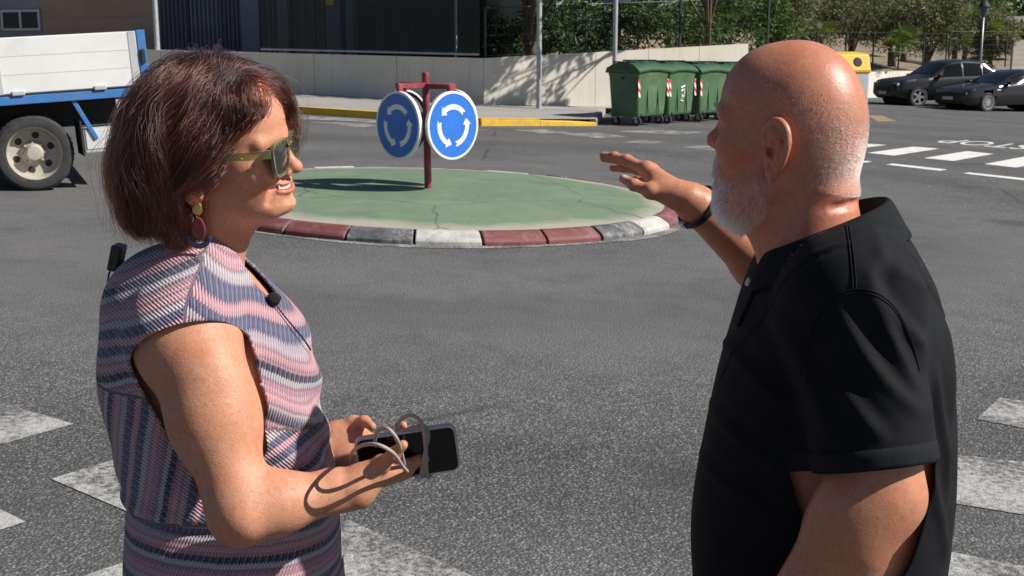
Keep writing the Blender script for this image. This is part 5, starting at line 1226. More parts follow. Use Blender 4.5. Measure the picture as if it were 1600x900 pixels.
# locks: strands gather toward a leading strand of their own side
gi = rs.choice(N, 520, replace=False); key3 = np.concatenate([Q0, side[:, None]*.2], 1); lead = np.empty(N, int)
for a0_ in range(0, N, 3000):
    d2 = ((key3[a0_:a0_+3000, None]-key3[gi][None])**2).sum(-1); lead[a0_:a0_+3000] = gi[d2.argmin(1)]
tt = np.clip((np.arange(path.shape[1])-4)/16., 0, 1)[None, :, None]; keepf = (rs.rand(N)*.55+.12)[:, None, None]; keepf[fly] = .0
ok_ = (cnt[lead] >= cnt-3)[:, None, None]
path = path+ok_*tt*keepf*(path[lead]-path)
strands = [path[i, :max(cnt[i], 3)] for i in range(N)]
# flat fine curls at the ends of the fly-aways are left as they fall
HAIR_W = hair_mat('auburn_hair', 0, 0, .26, .6, (.05, .015, .01, 1), ((.0095, .0022, .0017, 1), (.048, .0110, .0056, 1)))
BASE = mottled('hair_root_tone', (.016, .007, .005, 1), (.03, .012, .008, 1), 60, .6, .5, 220)
hair = empty('hair'); hair.parent = woman; hair.location = (0, 0, 0); hair.matrix_parent_inverse = Matrix.Translation(-woman.location)
# inner mass so that the head does not shine through
IN = SDF()
for c_, r_, k_ in (((-.007, 0, .075), (.103, .079, .101), 0), ((-.055, 0, .045), (.080, .082, .085), .04), ((-.075, 0, -.010), (.060, .074, .070), .04), ((-.078, 0, -.045), (.042, .058, .040), .03)): IN.add(ell(wl(*c_), r_, WF), k_)
def inner(P, d):
    L = (P-WH)@WF; x, z = L[:, 0], L[:, 2]
    face = np.where(z > .098, x-(.050+np.clip((z-.098)*.9, 0, .028)), x-(.050-.55*(.098-z)))
    d = smax(d, face, .012)
    d = smax(d, (x+.012)-3.*np.clip(z-.018, 0, 1), .01)
    nk = np.sqrt((x+.02)**2+L[:, 1]**2); d = smax(d, np.where(z < -.03, .052-nk, -1.), .01)
    return d
IN.warp(inner)
Pi, Fi = IN.mesh(.006); hb = np_mesh('hair_mass', Pi, Fi, BASE, hair)
hc = curves_obj('strands', strands, .00029, HAIR_W, hair)
# eyebrow
eb = []
for s_ in (-1, 1):
    for k in range(120):
        u = rs.rand(); p = wl(.108-.022*u**1.5+rs.normal()*.0003, s_*(.012+.040*u), .0625+.006*math.sin(u*2.4)+rs.normal()*.0012)
        eb.append(np.stack([p+WF@A((-.002-.004*q*u, s_*.006*q, .001*q)) for q in (0, .5, 1)]))
curves_obj('eyebrow', eb, .00018, HAIR_W, hair)
# ---------------------------------------------------------------- man
MH = at(1238, 228, 1.60); MF = frame((-math.cos(.56), math.sin(.56)))
ml_ = lambda *p: MH+MF@A(p, float)
man = empty('person', (MH[0]+.02, 1.62, gz(.4, 1.62)), 0, 'bald bearded man in black polo shirt raising one hand', 'person')
MS = SDF()
def m_el(c, r, k, op='add'): getattr(MS, op)(ell(ml_(*c), r, MF), k)
m_el((-.002, 0, .046), (.090, .076, .093), 0)
m_el((-.024, 0, .010), (.066, .068, .075), .03)
m_el((.040, 0, .060), (.054, .062, .062), .03)
m_el((.044, 0, -.018), (.054, .060, .072), .03)
m_el((.038, 0, -.062), (.056, .055, .040), .028)
m_el((.078, 0, -.078), (.022, .026, .020), .025)
for s_ in (-1, 1):
    m_el((.056, .050*s_, .000), (.030, .020, .024), .022)
    MS.add(cone(ml_(.010, .062*s_, -.050), ml_(.066, .036*s_, -.080), .018, .015), .03)
    m_el((.098, .033*s_, .024), (.017, .017, .011), .015, 'sub')
    m_el((.078, .032*s_, .024), (.0128, .0128, .0128), .004)
    MS.add(cone(ml_(.094, .010*s_, .046), ml_(.076, .054*s_, .043), .009, .008), .012)
    MS.groove([ml_(.066, .052*s_, .024), ml_(.054, .060*s_, .028)], [.0012, .0006], .004)
    MS.groove([ml_(.066, .052*s_, .019), ml_(.052, .060*s_, .014)], [.0012, .0006], .004)
    m_el((.086, .030*s_, .013), (.006, .016, .004), .006)
MS.add(cone(ml_(.091, 0, .032), ml_(.105, 0, .006), .0095, .0125), .012)
m_el((.1080, 0, .0045), (.0135, .0135, .0115), .008)
for s_ in (-1, 1):
    m_el((.096, .0155*s_, -.001), (.0115, .0082, .0090), .006)
    m_el((.101, .0075*s_, -.0095), (.0048, .0035, .0035), .003, 'sub')
m_el((.084, 0, -.036), (.018, .032, .026), .018)
MS.groove([ml_(.082, -.026, -.046), ml_(.1015, 0, -.044), ml_(.082, .026, -.046)], .002, .004)
MS.add(cone(ml_(-.018, 0, -.02), ml_(-.044, 0, -.16), .059, .064), .03)
MS.add(cone(ml_(.020, 0, -.085), ml_(-.012, 0, -.140), .042, .050), .04)
m_el((-.060, 0, -.058), (.026, .044, .015), .016)               # fold at the nape
MS.groove([ml_(-.074, .045, -.074), ml_(-.089, .015, -.070), ml_(-.089, -.015, -.070)], .0022, .010)
ear(MS, lambda x, y, z: ml_(x, y*1.03, z), 1, 1.02); ear(MS, lambda x, y, z: ml_(x, y*1.03, z), -1, 1.02)
# torso
MTF = frame((-.985, .174)); MY = 1.625
def mz(py): return at(1300, py, MY)[2]
MX0 = at(1290, 600, MY)[0]
def mx(px, py): return (MX0-at(px, py, MY)[0])
mlev = [(900, 1084, 1462), (860, 1079, 1471), (780, 1086, 1478), (700, 1098, 1482), (640, 1111, 1483), (560, 1128, 1479), (500, 1145, 1471), (450, 1160, 1459), (420, 1172, 1449), (395, 1185, 1437), (370, 1200, 1418), (352, 1212, 1400), (340, 1222, 1385)]
mwid = (.172, .176, .182, .188, .194, .200, .200, .192, .178, .150, .115, .088, .074)
def mtorso(off):
    zs = [.70, .82]; xf = [mx(1130, 900)-off, mx(1094, 900)-off]; xb = [mx(1440, 900)+off, mx(1452, 900)+off]; hy = [.165-off, .168-off]
    for (py, a, b), w in zip(mlev, mwid): zs.append(mz(py)); xf.append(mx(a, py)-off); xb.append(mx(b, py)+off); hy.append(w-off)
    return loft(zs, xf, xb, 0., hy, MTF, 2.3, (MX0, MY, 0))
ms_n, me_n, mw_n = at(1330, 468, 1.455), at(1376, 770, 1.385), at(1212, 985, 1.40)
ms_f, me_f, mw_f = at(1322, 430, 1.82), at(1236, 452, 2.06), at(1090, 322, 1.975)
MBd = SDF(); MBd.add(mtorso(.014), 0)
mft = legs(MBd, A((MX0+.02, MY, 0)), MTF[:, 0], MTF[:, 1], .80, .095, .10)
MA = SDF()
MA.add(cone(ms_n, me_n, .060, .047), 0); mm = ms_n*.35+me_n*.65
MA.add(ell(mm, (.054, .050, .075)), .03)
MA.add(ell(me_n+A((.016, .004, -.018)), (.028, .028, .028)), .020)
mfm = me_n*.68+mw_n*.32
MA.add(cone(me_n, mfm, .048, .049), .03); MA.add(cone(mfm, mw_n, .049, .032), .02)
MA.add(ell(me_n*.8+mw_n*.2+A((-.010, -.010, .012)), (.050, .044, .050)), .03)
hand(MA, mw_n, mw_n-me_n, (.5, -.7, -.3), -1, [(.3, .5, .3)]*4, [(.016, .022, -.012), (.040, .046, -.02), (.066, .052, -.03), (.09, .05, -.034)], 1.05)
MA.add(cone(ms_f, me_f, .064, .050), .02); mf2 = me_f*.66+mw_f*.34
MA.add(cone(me_f, mf2, .050, .049), .03); MA.add(cone(mf2, mw_f, .047, .0300), .02)
MA.add(cone(mw_f, mw_f+A((-.016, 0, .012)), .0295, .0275), .02)
HX = unit((-.62, .66, .43)); HZ = A((.40, .18, .88))
gM, tM, nM = hand(MA, mw_f+A((-.012, 0, .010)), HX, HZ, 1, [(.16, .16, .10), (.18, .18, .12), (.22, .20, .14), (.28, .22, .16)],
     [(.016, .022, -.010), (.044, .044, -.026), (.074, .050, -.034), (.100, .047, -.036)], 1.02, (.02, .0, -.01, -.03))
parts = [MS.mesh(.0022, lo=ml_(0, 0, -.17)-A((.3, .3, 0))), MA.mesh(.0029), MBd.mesh(.013)]
V, F = join(parts); LP = (V-MH)@MF
T = np.tile(A((.46, .215, .125)), (len(V), 1)); hd = (LP[:, 2] > -.19) & (np.linalg.norm(LP[:, :2], axis=1) < .2)
T = lerpc(T, hd*.5, (.47, .185, .125))
T = lerpc(T, .6*hd*blob(LP, (.108, 0, .003), (.018, .02, .016)), (.50, .12, .09))
T = lerpc(T, .5*hd*blob(LP, (.060, .055, -.005), (.035, .03, .028)), (.50, .13, .10))
T = lerpc(T, .5*hd*blob(LP, (-.01, .085, 0), (.03, .02, .04)), (.52, .13, .10))
T = lerpc(T, .45*hd*blob(LP, (-.04, .04, -.08), (.06, .06, .04)), (.48, .15, .10))
T = lerpc(T, .45*hd*(LP[:, 0] < -.02)*np.clip((LP[:, 2]+.06)/.05, 0, 1)*np.clip((.075-LP[:, 2])/.03, 0, 1), (.36, .20, .15))
for n_, r_, x_, y_, z_ in nM: T = lerpc(T, .5*np.clip(1.4-np.linalg.norm(V-n_, axis=1)/r_, 0, 1), (.66, .42, .36))
tn = gM(tM[3])-.004*HX+A((0, -.004, .005)); T = lerpc(T, .75*np.clip(1.5-np.linalg.norm(V-tn, axis=1)/.0062, 0, 1), (.72, .50, .44))
body_m = np_mesh('body', V, F, SKIN_M, man, attrs={'tint': T}); sub_ob(body_m, man)
# ---------------------------------------------------------------- polo shirt
PO = NT('black_pique'); v = PO.coord()
PO.set(Base__Color=PO.ramp(PO.noise(v, 25, 4), [(.3, (.0055, .0062, .0078, 1)), (.7, (.008, .0092, .0115, 1))]), Roughness=.82, Sheen__Weight=.02, Sheen__Roughness=.4,
       Normal=PO.bump(PO.math('ADD', PO.n('TexVoronoi', Vector=v, Scale=520.).outputs['Distance'], PO.noise(v, 90, 3)), .18, .0009))
PO.b.inputs['Specular IOR Level'].default_value = .14; PO = PO.m
RB = NT('black_ribbing'); v = RB.coord(); RB.set(Base__Color=(.0095, .0112, .014, 1), Roughness=.85, Specular__IOR__Level=.15, Normal=RB.bump(RB.n('TexWave', Vector=v, Scale=190., Distortion=.6).outputs['Fac'], .25, .0006)); RB = RB.m
SHS = SDF(); SHS.add(mtorso(0), 0)
sl_e = ms_n+(me_n-ms_n)*.845
SHS.add(cone(at(1322, 400, 1.545), ms_n, .075, .080), .045)
SHS.add(cone(ms_n, sl_e+A((-.006, 0, .01)), .080, .068), .03); SHS.add(cone(ms_n*.4+me_n*.6, sl_e+(sl_e-ms_n)*.06, .069, .070), .02)
slf = ms_f+(me_f-ms_f)*.66
SHS.add(cone(at(1322, 400, 1.70), ms_f, .075, .082), .05); SHS.add(cone(ms_f, slf+(slf-ms_f)*.08, .082, .080), .04)
# creases: raised strokes laid along the cloth
rf = np.random.RandomState(5)
CRE = [((1340, 360), (1420, 450), 1.50, .004), ((1372, 352), (1452, 470), 1.55, .004), ((1345, 405), (1452, 560), 1.40, .005), ((1330, 440), (1448, 620), 1.38, .005), ((1300, 480), (1440, 650), 1.37, .005),
       ((1455, 480), (1472, 700), 1.55, .005), ((1440, 540), (1462, 800), 1.52, .006), ((1300, 600), (1400, 690), 1.33, .004), ((1270, 540), (1300, 700), 1.36, .004), ((1440, 700), (1465, 880), 1.52, .005),
       ((1150, 560), (1250, 640), 1.45, .004), ((1130, 700), (1260, 760), 1.42, .004), ((1110, 800), (1230, 830), 1.42, .004), ((1200, 470), (1260, 560), 1.46, .004), ((1360, 345), (1300, 420), 1.5, .003)]
def crease(P):
    d = np.zeros(len(P))
    for (a, b, Y, h) in CRE:
        p, q = at(*a, Y), at(*b, Y); ab = (q-p)[[0, 2]]; r = (P-p)[:, [0, 2]]; L = np.linalg.norm(ab); u = ab/L
        t = r@u; s = r@A((-u[1], u[0]))+.008*np.sin(t*22+a[0])
        w = np.exp(-(s/.009)**2)-.7*np.exp(-((s-.017)/.011)**2)
        d = d+h*w*np.clip(t/.03, 0, 1)*np.clip((L-t)/.03, 0, 1)*np.clip((MY+.04-P[:, 1])/.03, 0, 1)
    s = (P-ms_n)@ax2; nr = P[:, 1] < MY-.03
    return d+.0018*np_field_noise(P, 30, 3)-.0022*np.exp(-((s+.018)/.0028)**2)*nr+.0012*np.exp(-((s+.026)/.004)**2)*nr
# seam where the sleeve is set in, and the shoulder seam
arm_ax = unit(me_n-ms_n); ax2 = unit(arm_ax+A((0, -.85, -.05)))
P, F = SHS.mesh(.0046, lo=(-1, 0, .78)); P = displace(P, F, crease)
def pcut(P):
    out = (P-sl_e)@unit(me_n-ms_n+A((0, 0, -.0)))*1.; q = P-ms_n; t = q@arm_ax; out = np.minimum(out, .115-np.linalg.norm(q-t[:, None]*arm_ax, axis=1))
    af = unit(me_f-ms_f); q = P-ms_f; t = q@af; o2 = np.minimum((P-slf)@af, .11-np.linalg.norm(q-t[:, None]*af, axis=1)); out = np.maximum(out, o2)
    nk = ml_(-.042, 0, -.118); q = (P-nk)
    fw = q@MTF[:, 0]; lt = q@MTF[:, 1]
    out = np.maximum(out, np.minimum(q[:, 2]+.10, .108-np.sqrt((fw*np.where(fw > 0, 1.38, 1.))**2+lt**2)))
    return np.maximum(out, .80-P[:, 2])
P, F = trim(P, F, pcut)
shirt = np_mesh('polo_shirt', P, F, PO, man); sub_ob(shirt, man)
sm = shirt.modifiers.new('thickness', 'SOLIDIFY'); sm.thickness = .003; sm.offset = -1
# stitched seams: shoulder, and the set-in sleeve
from mathutils.bvhtree import BVHTree
tree_ = BVHTree.FromPolygons([tuple(q) for q in P], [tuple(int(k) for k in f) for f in F]); eye = Vector((0, 0, CAM_H))
def seam(pix, r=.0008):
    pts = cat_rom_(A([(x, y, 0.) for x, y in pix]), 7); out = []
    for x, y, _ in pts:
        h, n_, i_, d_ = tree_.ray_cast(eye, Vector(ray(x, y)).normalized())
        if h is not None: out.append(h+(n_ if n_.dot(Vector(ray(x, y))) < 0 else -n_)*.0006)
    if len(out) > 3: mb = MB(); mb.tube(out, r, 6); sub_ob(mb.build('seam', PO, man, True), man)
for o_ in (0, 5): seam([(1322+o_, 352), (1327+o_, 385), (1331+o_, 420), (1333+o_, 450)])
for o_ in (0, 5): seam([(1262, 600), (1262, 545+o_), (1275, 500+o_), (1300, 468+o_), (1333, 452+o_), (1370, 458+o_), (1402, 486+o_), (1424, 530+o_), (1436, 580)])
# sleeve cuff of ribbing: a short band round the sleeve end
def ring_band(c, ax, rad, h, name, mat, parent, n=64, wob=.0):
    """band following the shirt surface: radius found on the shirt field"""
    ax = unit(ax); e1 = unit(np.cross(ax, A((0, 1, 0.)))); e2 = np.cross(ax, e1); vs = []; fs = []; K = 6
    prof = [(-h, .0005), (-h*.96, .0030), (-h*.5, .0034), (-h*.06, .0034), (0.004, .0026), (.004, -.003)]
    for k in range(n):
        a = 2*math.pi*k/n; dr = e1*math.cos(a)+e2*math.sin(a)
        for t, o in prof:
            lo_, hi_ = .03, .14; base = c+ax*min(t, -.003)
            rr = np.linspace(.04, .115, 60); vals = SHS.local(base+rr[:, None]*dr); ins = np.flatnonzero(vals < 0)
            r0 = rr[ins[-1]] if len(ins) else rad
            vs.append(c+ax*t+dr*(r0+o))
    vs = A(vs)
    for k in range(n):
        for j in range(K-1): fs.append((k*K+j, ((k+1) % n)*K+j, ((k+1) % n)*K+j+1, k*K+j+1))
    return np_mesh(name, vs, A(fs), mat, parent)
cuff = ring_band(sl_e, me_n-ms_n, .078, .021, 'sleeve_cuff', RB, man); sub_ob(cuff, man)
# collar: a standing band that folds down, lofted round the neck
def collar():
    vs = []; n = 72; rows = []
    C = ml_(-.042, 0, -.112)
    f_, l_ = MTF[:, 0], MTF[:, 1]
    for k in range(n+1):
        a = math.radians(22)+(2*math.pi-math.radians(44))*k/n        # 0 = front opening
        d = f_*math.cos(a)+l_*math.sin(a); bk = (1-math.cos(a))/2     # 0 front, 1 back
        r = .068+.015*bk**.6; zt = -.036+.078*bk**.8
        base = C+d*r+A((0, 0, zt))
        out = d
        pts = [base+d*(-.004)+A((0, 0, -.028)), base+d*(-.002)+A((0, 0, -.010)), base+A((0, 0, .002)), base+d*.004+A((0, 0, .0045)), base+d*.008+A((0, 0, .001)), base+d*(.016)+A((0, 0, -.012)), base+d*(.020+.004*bk)+A((0, 0, -.027)), base+d*(.026+.010*bk)+A((0, 0, -.043-.006*(1-bk)))]
        rows.append(pts)
    vs = A([p for r in rows for p in r]); K = 8
    fs = [(i*K+j, (i+1)*K+j, (i+1)*K+j+1, i*K+j+1) for i in range(n) for j in range(K-1)]
    o = np_mesh('collar', vs, A(fs), RB, man); sub_ob(o, man)
    s = o.modifiers.new('thickness', 'SOLIDIFY'); s.thickness = .0028; s.offset = 0
    o.modifiers.new('smooth', 'SUBSURF').levels = 1; o.modifiers['smooth'].render_levels = 1
    return o
collar()
BTN = mottled('shell_button', (.55, .52, .46, 1), (.7, .67, .6, 1), 200, .3, .05)
def surf(px, py, Ys=np.linspace(1.25, 1.95, 400)):
    """first point of the shirt on the line of sight, so that buttons sit on the cloth"""
    p = A([at(px, py, y) for y in Ys]); v = SHS.local(p); i = np.flatnonzero(v < 0)
    return p[i[0]] if len(i) else None
p = surf(1171, 441)
if p is not None:
    n_ = SHS.normals(p[None])[0]; M = Matrix.Translation(Vector(p+n_*.002)) @ Vector(n_).to_track_quat('Z', 'Y').to_matrix().to_4x4()
    mb = MB(); mb.lathe([(0, .0008), (.0032, .0008), (.0038, .0022), (.0056, .0022), (.0060, .0010), (.0058, -.002)], 20, M); sub_ob(mb.build('button', BTN, man, True), man)
# placket edge: a folded strip of cloth down the chest
mb = MB(); row = []
for i in range(9):
    py = 402+i*13.5; q = surf(1204-i*6.2, py)
    if q is not None: row.append(q+SHS.normals(q[None])[0]*.0015)
if len(row) > 2: mb.tube(row, .0026, 8); sub_ob(mb.build('placket', PO, man, True), man)
# belt-line trousers and shoes
TS = SDF(); TS.add(loft([.70, .80, .86, .95], [.15, .16, .16, .15], [-.16, -.165, -.165, -.15], 0., [.165, .165, .16, .15], MTF, 2.3, (MX0, MY, 0)), 0)
for s_ in (-1, 1):
    h = A((MX0, MY, 0))+MTF[:, 0]*(-.02)+MTF[:, 1]*.10*s_; zf = gz(h[0], h[1])
    TS.add(cone(A((h[0], h[1], .78)), A((h[0], h[1], zf+.48)), .098, .072), .04); TS.add(cone(A((h[0], h[1], zf+.48)), A((h[0], h[1], zf+.07)), .072, .060), .03)
P, F = TS.mesh(.012); sub_ob(np_mesh('trousers', P, F, TROUSER, man), man)
shoes(man, mft)
for o in list(man.children):
    if o.name.startswith('shoe'): sub_ob(o, man)
# ---------------------------------------------------------------- beard, stubble, brows
def on_head(n, keep, box):
    """random points on the head skin inside a local box, by bisection along rays from inside the skull"""
    c = A((.0, 0, .0)); D = rs.normal(size=(n*3, 3)); D /= np.linalg.norm(D, axis=1)[:, None]
    lo_, hi_ = np.zeros(len(D)), np.full(len(D), .2)
    ok0 = box(D); D = D[ok0]; lo_, hi_ = lo_[ok0], hi_[ok0]
    P0 = ml_(.0, 0, -.02)
    W = D@MF.T
    for _ in range(14):
        m = (lo_+hi_)/2; v = MS.local(P0+W*m[:, None]); lo_ = np.where(v < 0, m, lo_); hi_ = np.where(v < 0, hi_, m)
    P = P0+W*hi_[:, None]; Q = (P-MH)@MF; k = keep(Q)
    return P[k], Q[k]
def grow(P, Q, ln, dirf, n=4, curl=.3):
    N_ = MS.normals(P); out = []
    Dl = dirf(Q); D = Dl@MF.T
    for i in range(len(P)):
        d = N_[i]*.55+D[i]; d /= np.linalg.norm(d); L = ln[i] if hasattr(ln, '__len__') else ln
        pts = [P[i]-N_[i]*.0005]
        for j in range(n-1):
            d = d+D[i]*.25+rs.normal(size=3)*curl*.3; d /= np.linalg.norm(d); pts.append(pts[-1]+d*L/(n-1))
        out.append(np.stack(pts))
    return out
def beard_zone(Q):
    x, y, z = Q.T; ay = np.abs(y)
    line = np.interp(x, [-.03, .0, .02, .045, .07, .10], [-1, -.012, -.022, -.040, -.046, -.016])   # upper edge by depth
    low = np.interp(x, [-.02, .02, .05, .09], [-.060, -.098, -.115, -.13])
    side = (z < line) & (z > low) & (x > .006)
    burn = (x > -.004) & (x < .018) & (z < .012) & (z > -.06) & (ay > .055)
    lip = (x > .088) & (z < -.012) & (z > -.04)
    mouth = (np.abs(z+.046) < .004) & (x > .09)
    return (side | lip | burn) & ~mouth
P, Q = on_head(26000, beard_zone, lambda D: (D[:, 0] > -.35) & (D[:, 2] < .5))
Lb = np.clip(.0045+.11*np.clip(-.045-Q[:, 2], 0, .06)+.05*np.clip(Q[:, 0]-.04, 0, .06), .004, .012)
Lb = Lb*(.6+.7*rs.rand(len(P)))
keepn = rs.rand(len(P)) < np.clip(.22+9*np.clip(-.040-Q[:, 2], 0, 1)+9*np.clip(Q[:, 0]-.045, 0, 1), .2, 1); P, Q, Lb = P[keepn], Q[keepn], Lb[keepn]
beard = grow(P, Q, Lb, lambda Q: np.stack([.30+0*Q[:, 0], .0*Q[:, 0], -.95+0*Q[:, 0]], 1), 5, .25)
WHT = hair_mat('white_beard_hair', 0, 0, .35, 0, (.86, .84, .80, 1)); GRY = hair_mat('grey_beard_hair', 0, 0, .35, 0, (.16, .14, .12, 1))
dark = (Q[:, 0] > .084) & (Q[:, 2] > -.055) & (rs.rand(len(Q)) < .75) | (rs.rand(len(Q)) < .06)
fh = empty('facial_hair'); fh.parent = man; fh.location = (0, 0, 0); fh.matrix_parent_inverse = Matrix.Translation(-man.location)
curves_obj('beard', [b for b, k in zip(beard, dark) if not k], .00022, WHT, fh, .4)
curves_obj('moustache', [b for b, k in zip(beard, dark) if k], .00020, GRY, fh, .4)
def crop_zone(Q):
    x, y, z = Q.T
    edge = .070-.5*np.clip(-.02-x, 0, .1)*.0+.35*np.clip(x+.06, -.05, .05)
    ok = (x < .004+.3*np.clip(z, -1, .1)) & (z < .125) & (z > -.07) & ~((x > -.035) & (z < .045) & (z > -.04) & (np.abs(y) > .06) & (x > -.028))
    return ok & (z > -.05-.3*np.clip(-.05-x, 0, 1))
P, Q = on_head(36000, crop_zone, lambda D: D[:, 0] < .6)
lim = .095+.02*np_field_noise(Q, 60, 4)-.5*np.clip(-.03-Q[:, 0], 0, .1)
dens = np.clip((lim-Q[:, 2])/.05, .02, 1)*np.clip(.25+.75*np.clip((-.02-Q[:, 0])/.05, 0, 1), 0, 1); k = rs.rand(len(P)) < dens; P, Q = P[k], Q[k]
stub = grow(P, Q, .0028, lambda Q: np.stack([-.3+0*Q[:, 0], 0*Q[:, 0], -.4+0*Q[:, 0]], 1), 3, .1)
curves_obj('cropped_hair', stub, .00017, WHT, fh, .6)
br = []
for s_ in (-1, 1):
    for k in range(110):
        u = rs.rand(); p = ml_(.1035-.024*u**1.4, s_*(.012+.044*u), .050+.004*math.sin(u*2.6)+rs.normal()*.0018)
        br.append(np.stack([p+MF@A((.003*q, s_*.006*q, .001*q)) for q in (0, .5, 1)]))
curves_obj('eyebrow', br, .00018, GRY, fh)
# ---------------------------------------------------------------- what they wear and hold
def cat_rom(pts, m=8, closed=False):
    pts = A(pts, float); n = len(pts); out = []
    q = (lambda i: pts[i % n]) if closed else (lambda i: pts[min(max(i, 0), n-1)])
    for i in range(n if closed else n-1):
        a, b, c, d = q(i-1), q(i), q(i+1), q(i+2)
        for t in np.arange(m)/m: out.append(.5*(2*b+(c-a)*t+(2*a-5*b+4*c-d)*t*t+(3*b-a-3*c+d)*t**3))
    if not closed: out.append(pts[-1])
    return A(out)
# sunglasses
FR = NT('olive_acetate'); FR.set(Base__Color=(.42, .42, .22, 1), Roughness=.06, Transmission__Weight=.8, IOR=1.48, Coat__Weight=.5); FR = FR.m
LENS = NT('dark_lens'); LENS.set(Base__Color=(.016, .015, .016, 1), Roughness=.04, Specular__IOR__Level=.7, Coat__Weight=1.); LENS = LENS.m
GOLD = mottled('gold_metal', (.62, .42, .16, 1), (.75, .52, .22, 1), 80, .28, .05, metallic=1.)
sg = empty('sunglasses', wl(.105, 0, .04), 0, 'olive green sunglasses with dark lenses on the woman\'s face', 'sunglasses')
def gl(y, z, o=0.): return wl(.1120-1.4*y*y+o, y, z+.0385)
def lens_outline(s_, g=0., n=40):
    pts = []
    for k in range(n):
        a = 2*math.pi*k/n; c, s = math.cos(a), math.sin(a)
        y = abs(c)**.48*math.copysign(1, c)*(.0255+g); z = abs(s)**.52*math.copysign(1, s)*(.0225+g)
        y *= 1+.10*z/.0225
        pts.append((s_*.0335+y*1., z-(.0 if z > 0 else .001)))
    return pts
mb = MB()
for s_ in (-1, 1):
    o1, o0 = lens_outline(s_, .0033), lens_outline(s_, -.001); n = len(o1)
    R = [[mb.bm.verts.new(Vector(gl(y, z, d))) for y, z in o] for o, d in ((o0, -.0022), (o0, .0016), (o1, .0022), (o1, -.0026))]
    for k in range(n):
        for j in range(4): mb.bm.faces.new((R[j][k], R[j][(k+1) % n], R[(j+1) % 4][(k+1) % n], R[(j+1) % 4][k]))
mb.tube([gl(-.0085, .011), gl(-.004, .0135, .0015), gl(.004, .0135, .0015), gl(.0085, .011)], .0036, 10)
sub_ob(mb.build('frame', FR, sg, 40), sg)
for s_ in (-1, 1):
    mb = MB(); o = lens_outline(s_, .0); c = mb.bm.verts.new(Vector(gl(s_*.0335, 0, .0022))); vs = [mb.bm.verts.new(Vector(gl(y, z, 0))) for y, z in o]
    md = [mb.bm.verts.new(Vector(gl(s_*.0335+(y-s_*.0335)*.55, z*.55, .0014))) for y, z in o]
    for k in range(len(vs)):
        k2 = (k+1) % len(vs); mb.bm.faces.new((vs[k], vs[k2], md[k2], md[k])); mb.bm.faces.new((md[k], md[k2], c))
    sub_ob(mb.build('lens', LENS, sg, True), sg)
    mb = MB(); pts = [(.1050, .0645, .0505, .0062), (.096, .0690, .0505, .0060), (.07, .0735, .0490, .0056), (.035, .0765, .0480, .0048), (-.004, .0790, .0470, .0042), (-.020, .0790, .0400, .0040), (-.030, .0780, .0290, .0036)]
    prev = None
    for x, y, z, h in pts:
        r = [mb.bm.verts.new(Vector(wl(x, s_*(y+a), z+b*h))) for a, b in ((-.0018, -1), (.0018, -1), (.0018, 1), (-.0018, 1))]
        if prev:
            for j in range(4): mb.bm.faces.new((prev[j], prev[(j+1) % 4], r[(j+1) % 4], r[j]))
        else: mb.bm.faces.new(r)
        prev = r
    mb.bm.faces.new(prev[::-1])
    sub_ob(mb.build('temple', FR, sg, 40), sg)
mb = MB(); mb.tube([wl(.064, -.0769, .0465), wl(.064, -.0769, .0520)], .0005, 6); mb.tube([wl(.064, -.0769, .0520), wl(.0675, -.0766, .0512), wl(.0675, -.0766, .0496), wl(.064, -.0769, .0490)], .0005, 6); mb.tube([wl(.0645, -.0769, .0490), wl(.0680, -.0765, .0465)], .0005, 6); mb.tube([wl(.0695, -.0763, .0464), wl(.0695, -.0763, .0471)], .0006, 6)
sub_ob(mb.build('letter_mark', GOLD, sg), sg)
# earring
eL = wl(-.006, -.0795, -.0230)
er = empty('earring', eL, 0, 'gold, red and navy drop earring hanging at the woman\'s ear', 'earring')
RED = mottled('red_thread', (.085, .008, .014, 1), (.14, .012, .02, 1), 300, .7, .6, 700); NAVY = mottled('navy_resin', (.02, .03, .07, 1), (.05, .06, .12, 1), 60, .3, .1)
def flat_shape(name, outline, c, th, mat, parent, nrm=(-.15, -1, .05)):
    n_ = unit(nrm); ux = unit(np.cross(A((0, 0, 1.)), n_)*-1); uz = np.cross(n_, ux)*-1
    if uz[2] < 0: uz = -uz
    mb = MB(); mb.poly_prism([c+ux*x+uz*z+n_*th/2 for x, z in outline], -n_*th)
    o = mb.build(name, mat, parent); b = o.modifiers.new('round', 'BEVEL'); b.width = th*.35; b.segments = 2
    return sub_ob(o, parent)
leaf = [(.0075*math.cos(a)*(1-.35*math.sin(a)), .0095*math.sin(a)) for a in np.linspace(0, 2*math.pi, 22)[:-1]]
flat_shape('stud', leaf, eL+A((.002, -.005, -.002)), .0025, GOLD, er)
drop = [(.0105*math.cos(a)*(1-.18*math.sin(a)), .0165*math.sin(a)) for a in np.linspace(0, 2*math.pi, 26)[:-1]]
flat_shape('drop', drop, eL+A((.003, -.006, -.031)), .005, RED, er)
cr = [(.019*math.cos(a), .019*math.sin(a)) for a in np.linspace(math.pi*1.02, math.pi*1.98, 18)]+[(.0135*math.cos(a), .0125*math.sin(a)+.002) for a in np.linspace(math.pi*1.95, math.pi*1.05, 18)]
flat_shape('crescent', cr, eL+A((.003, -.006, -.041)), .005, NAVY, er)
mb = MB()
for q in (-.012, -.0475): mb.tube([eL+A((.0025+.0022*math.cos(a), -.006, q+.003*math.sin(a))) for a in np.linspace(0, 6.28, 13)[:-1]], .0006, 6, closed=True)
sub_ob(mb.build('ring', GOLD, er, True), er)
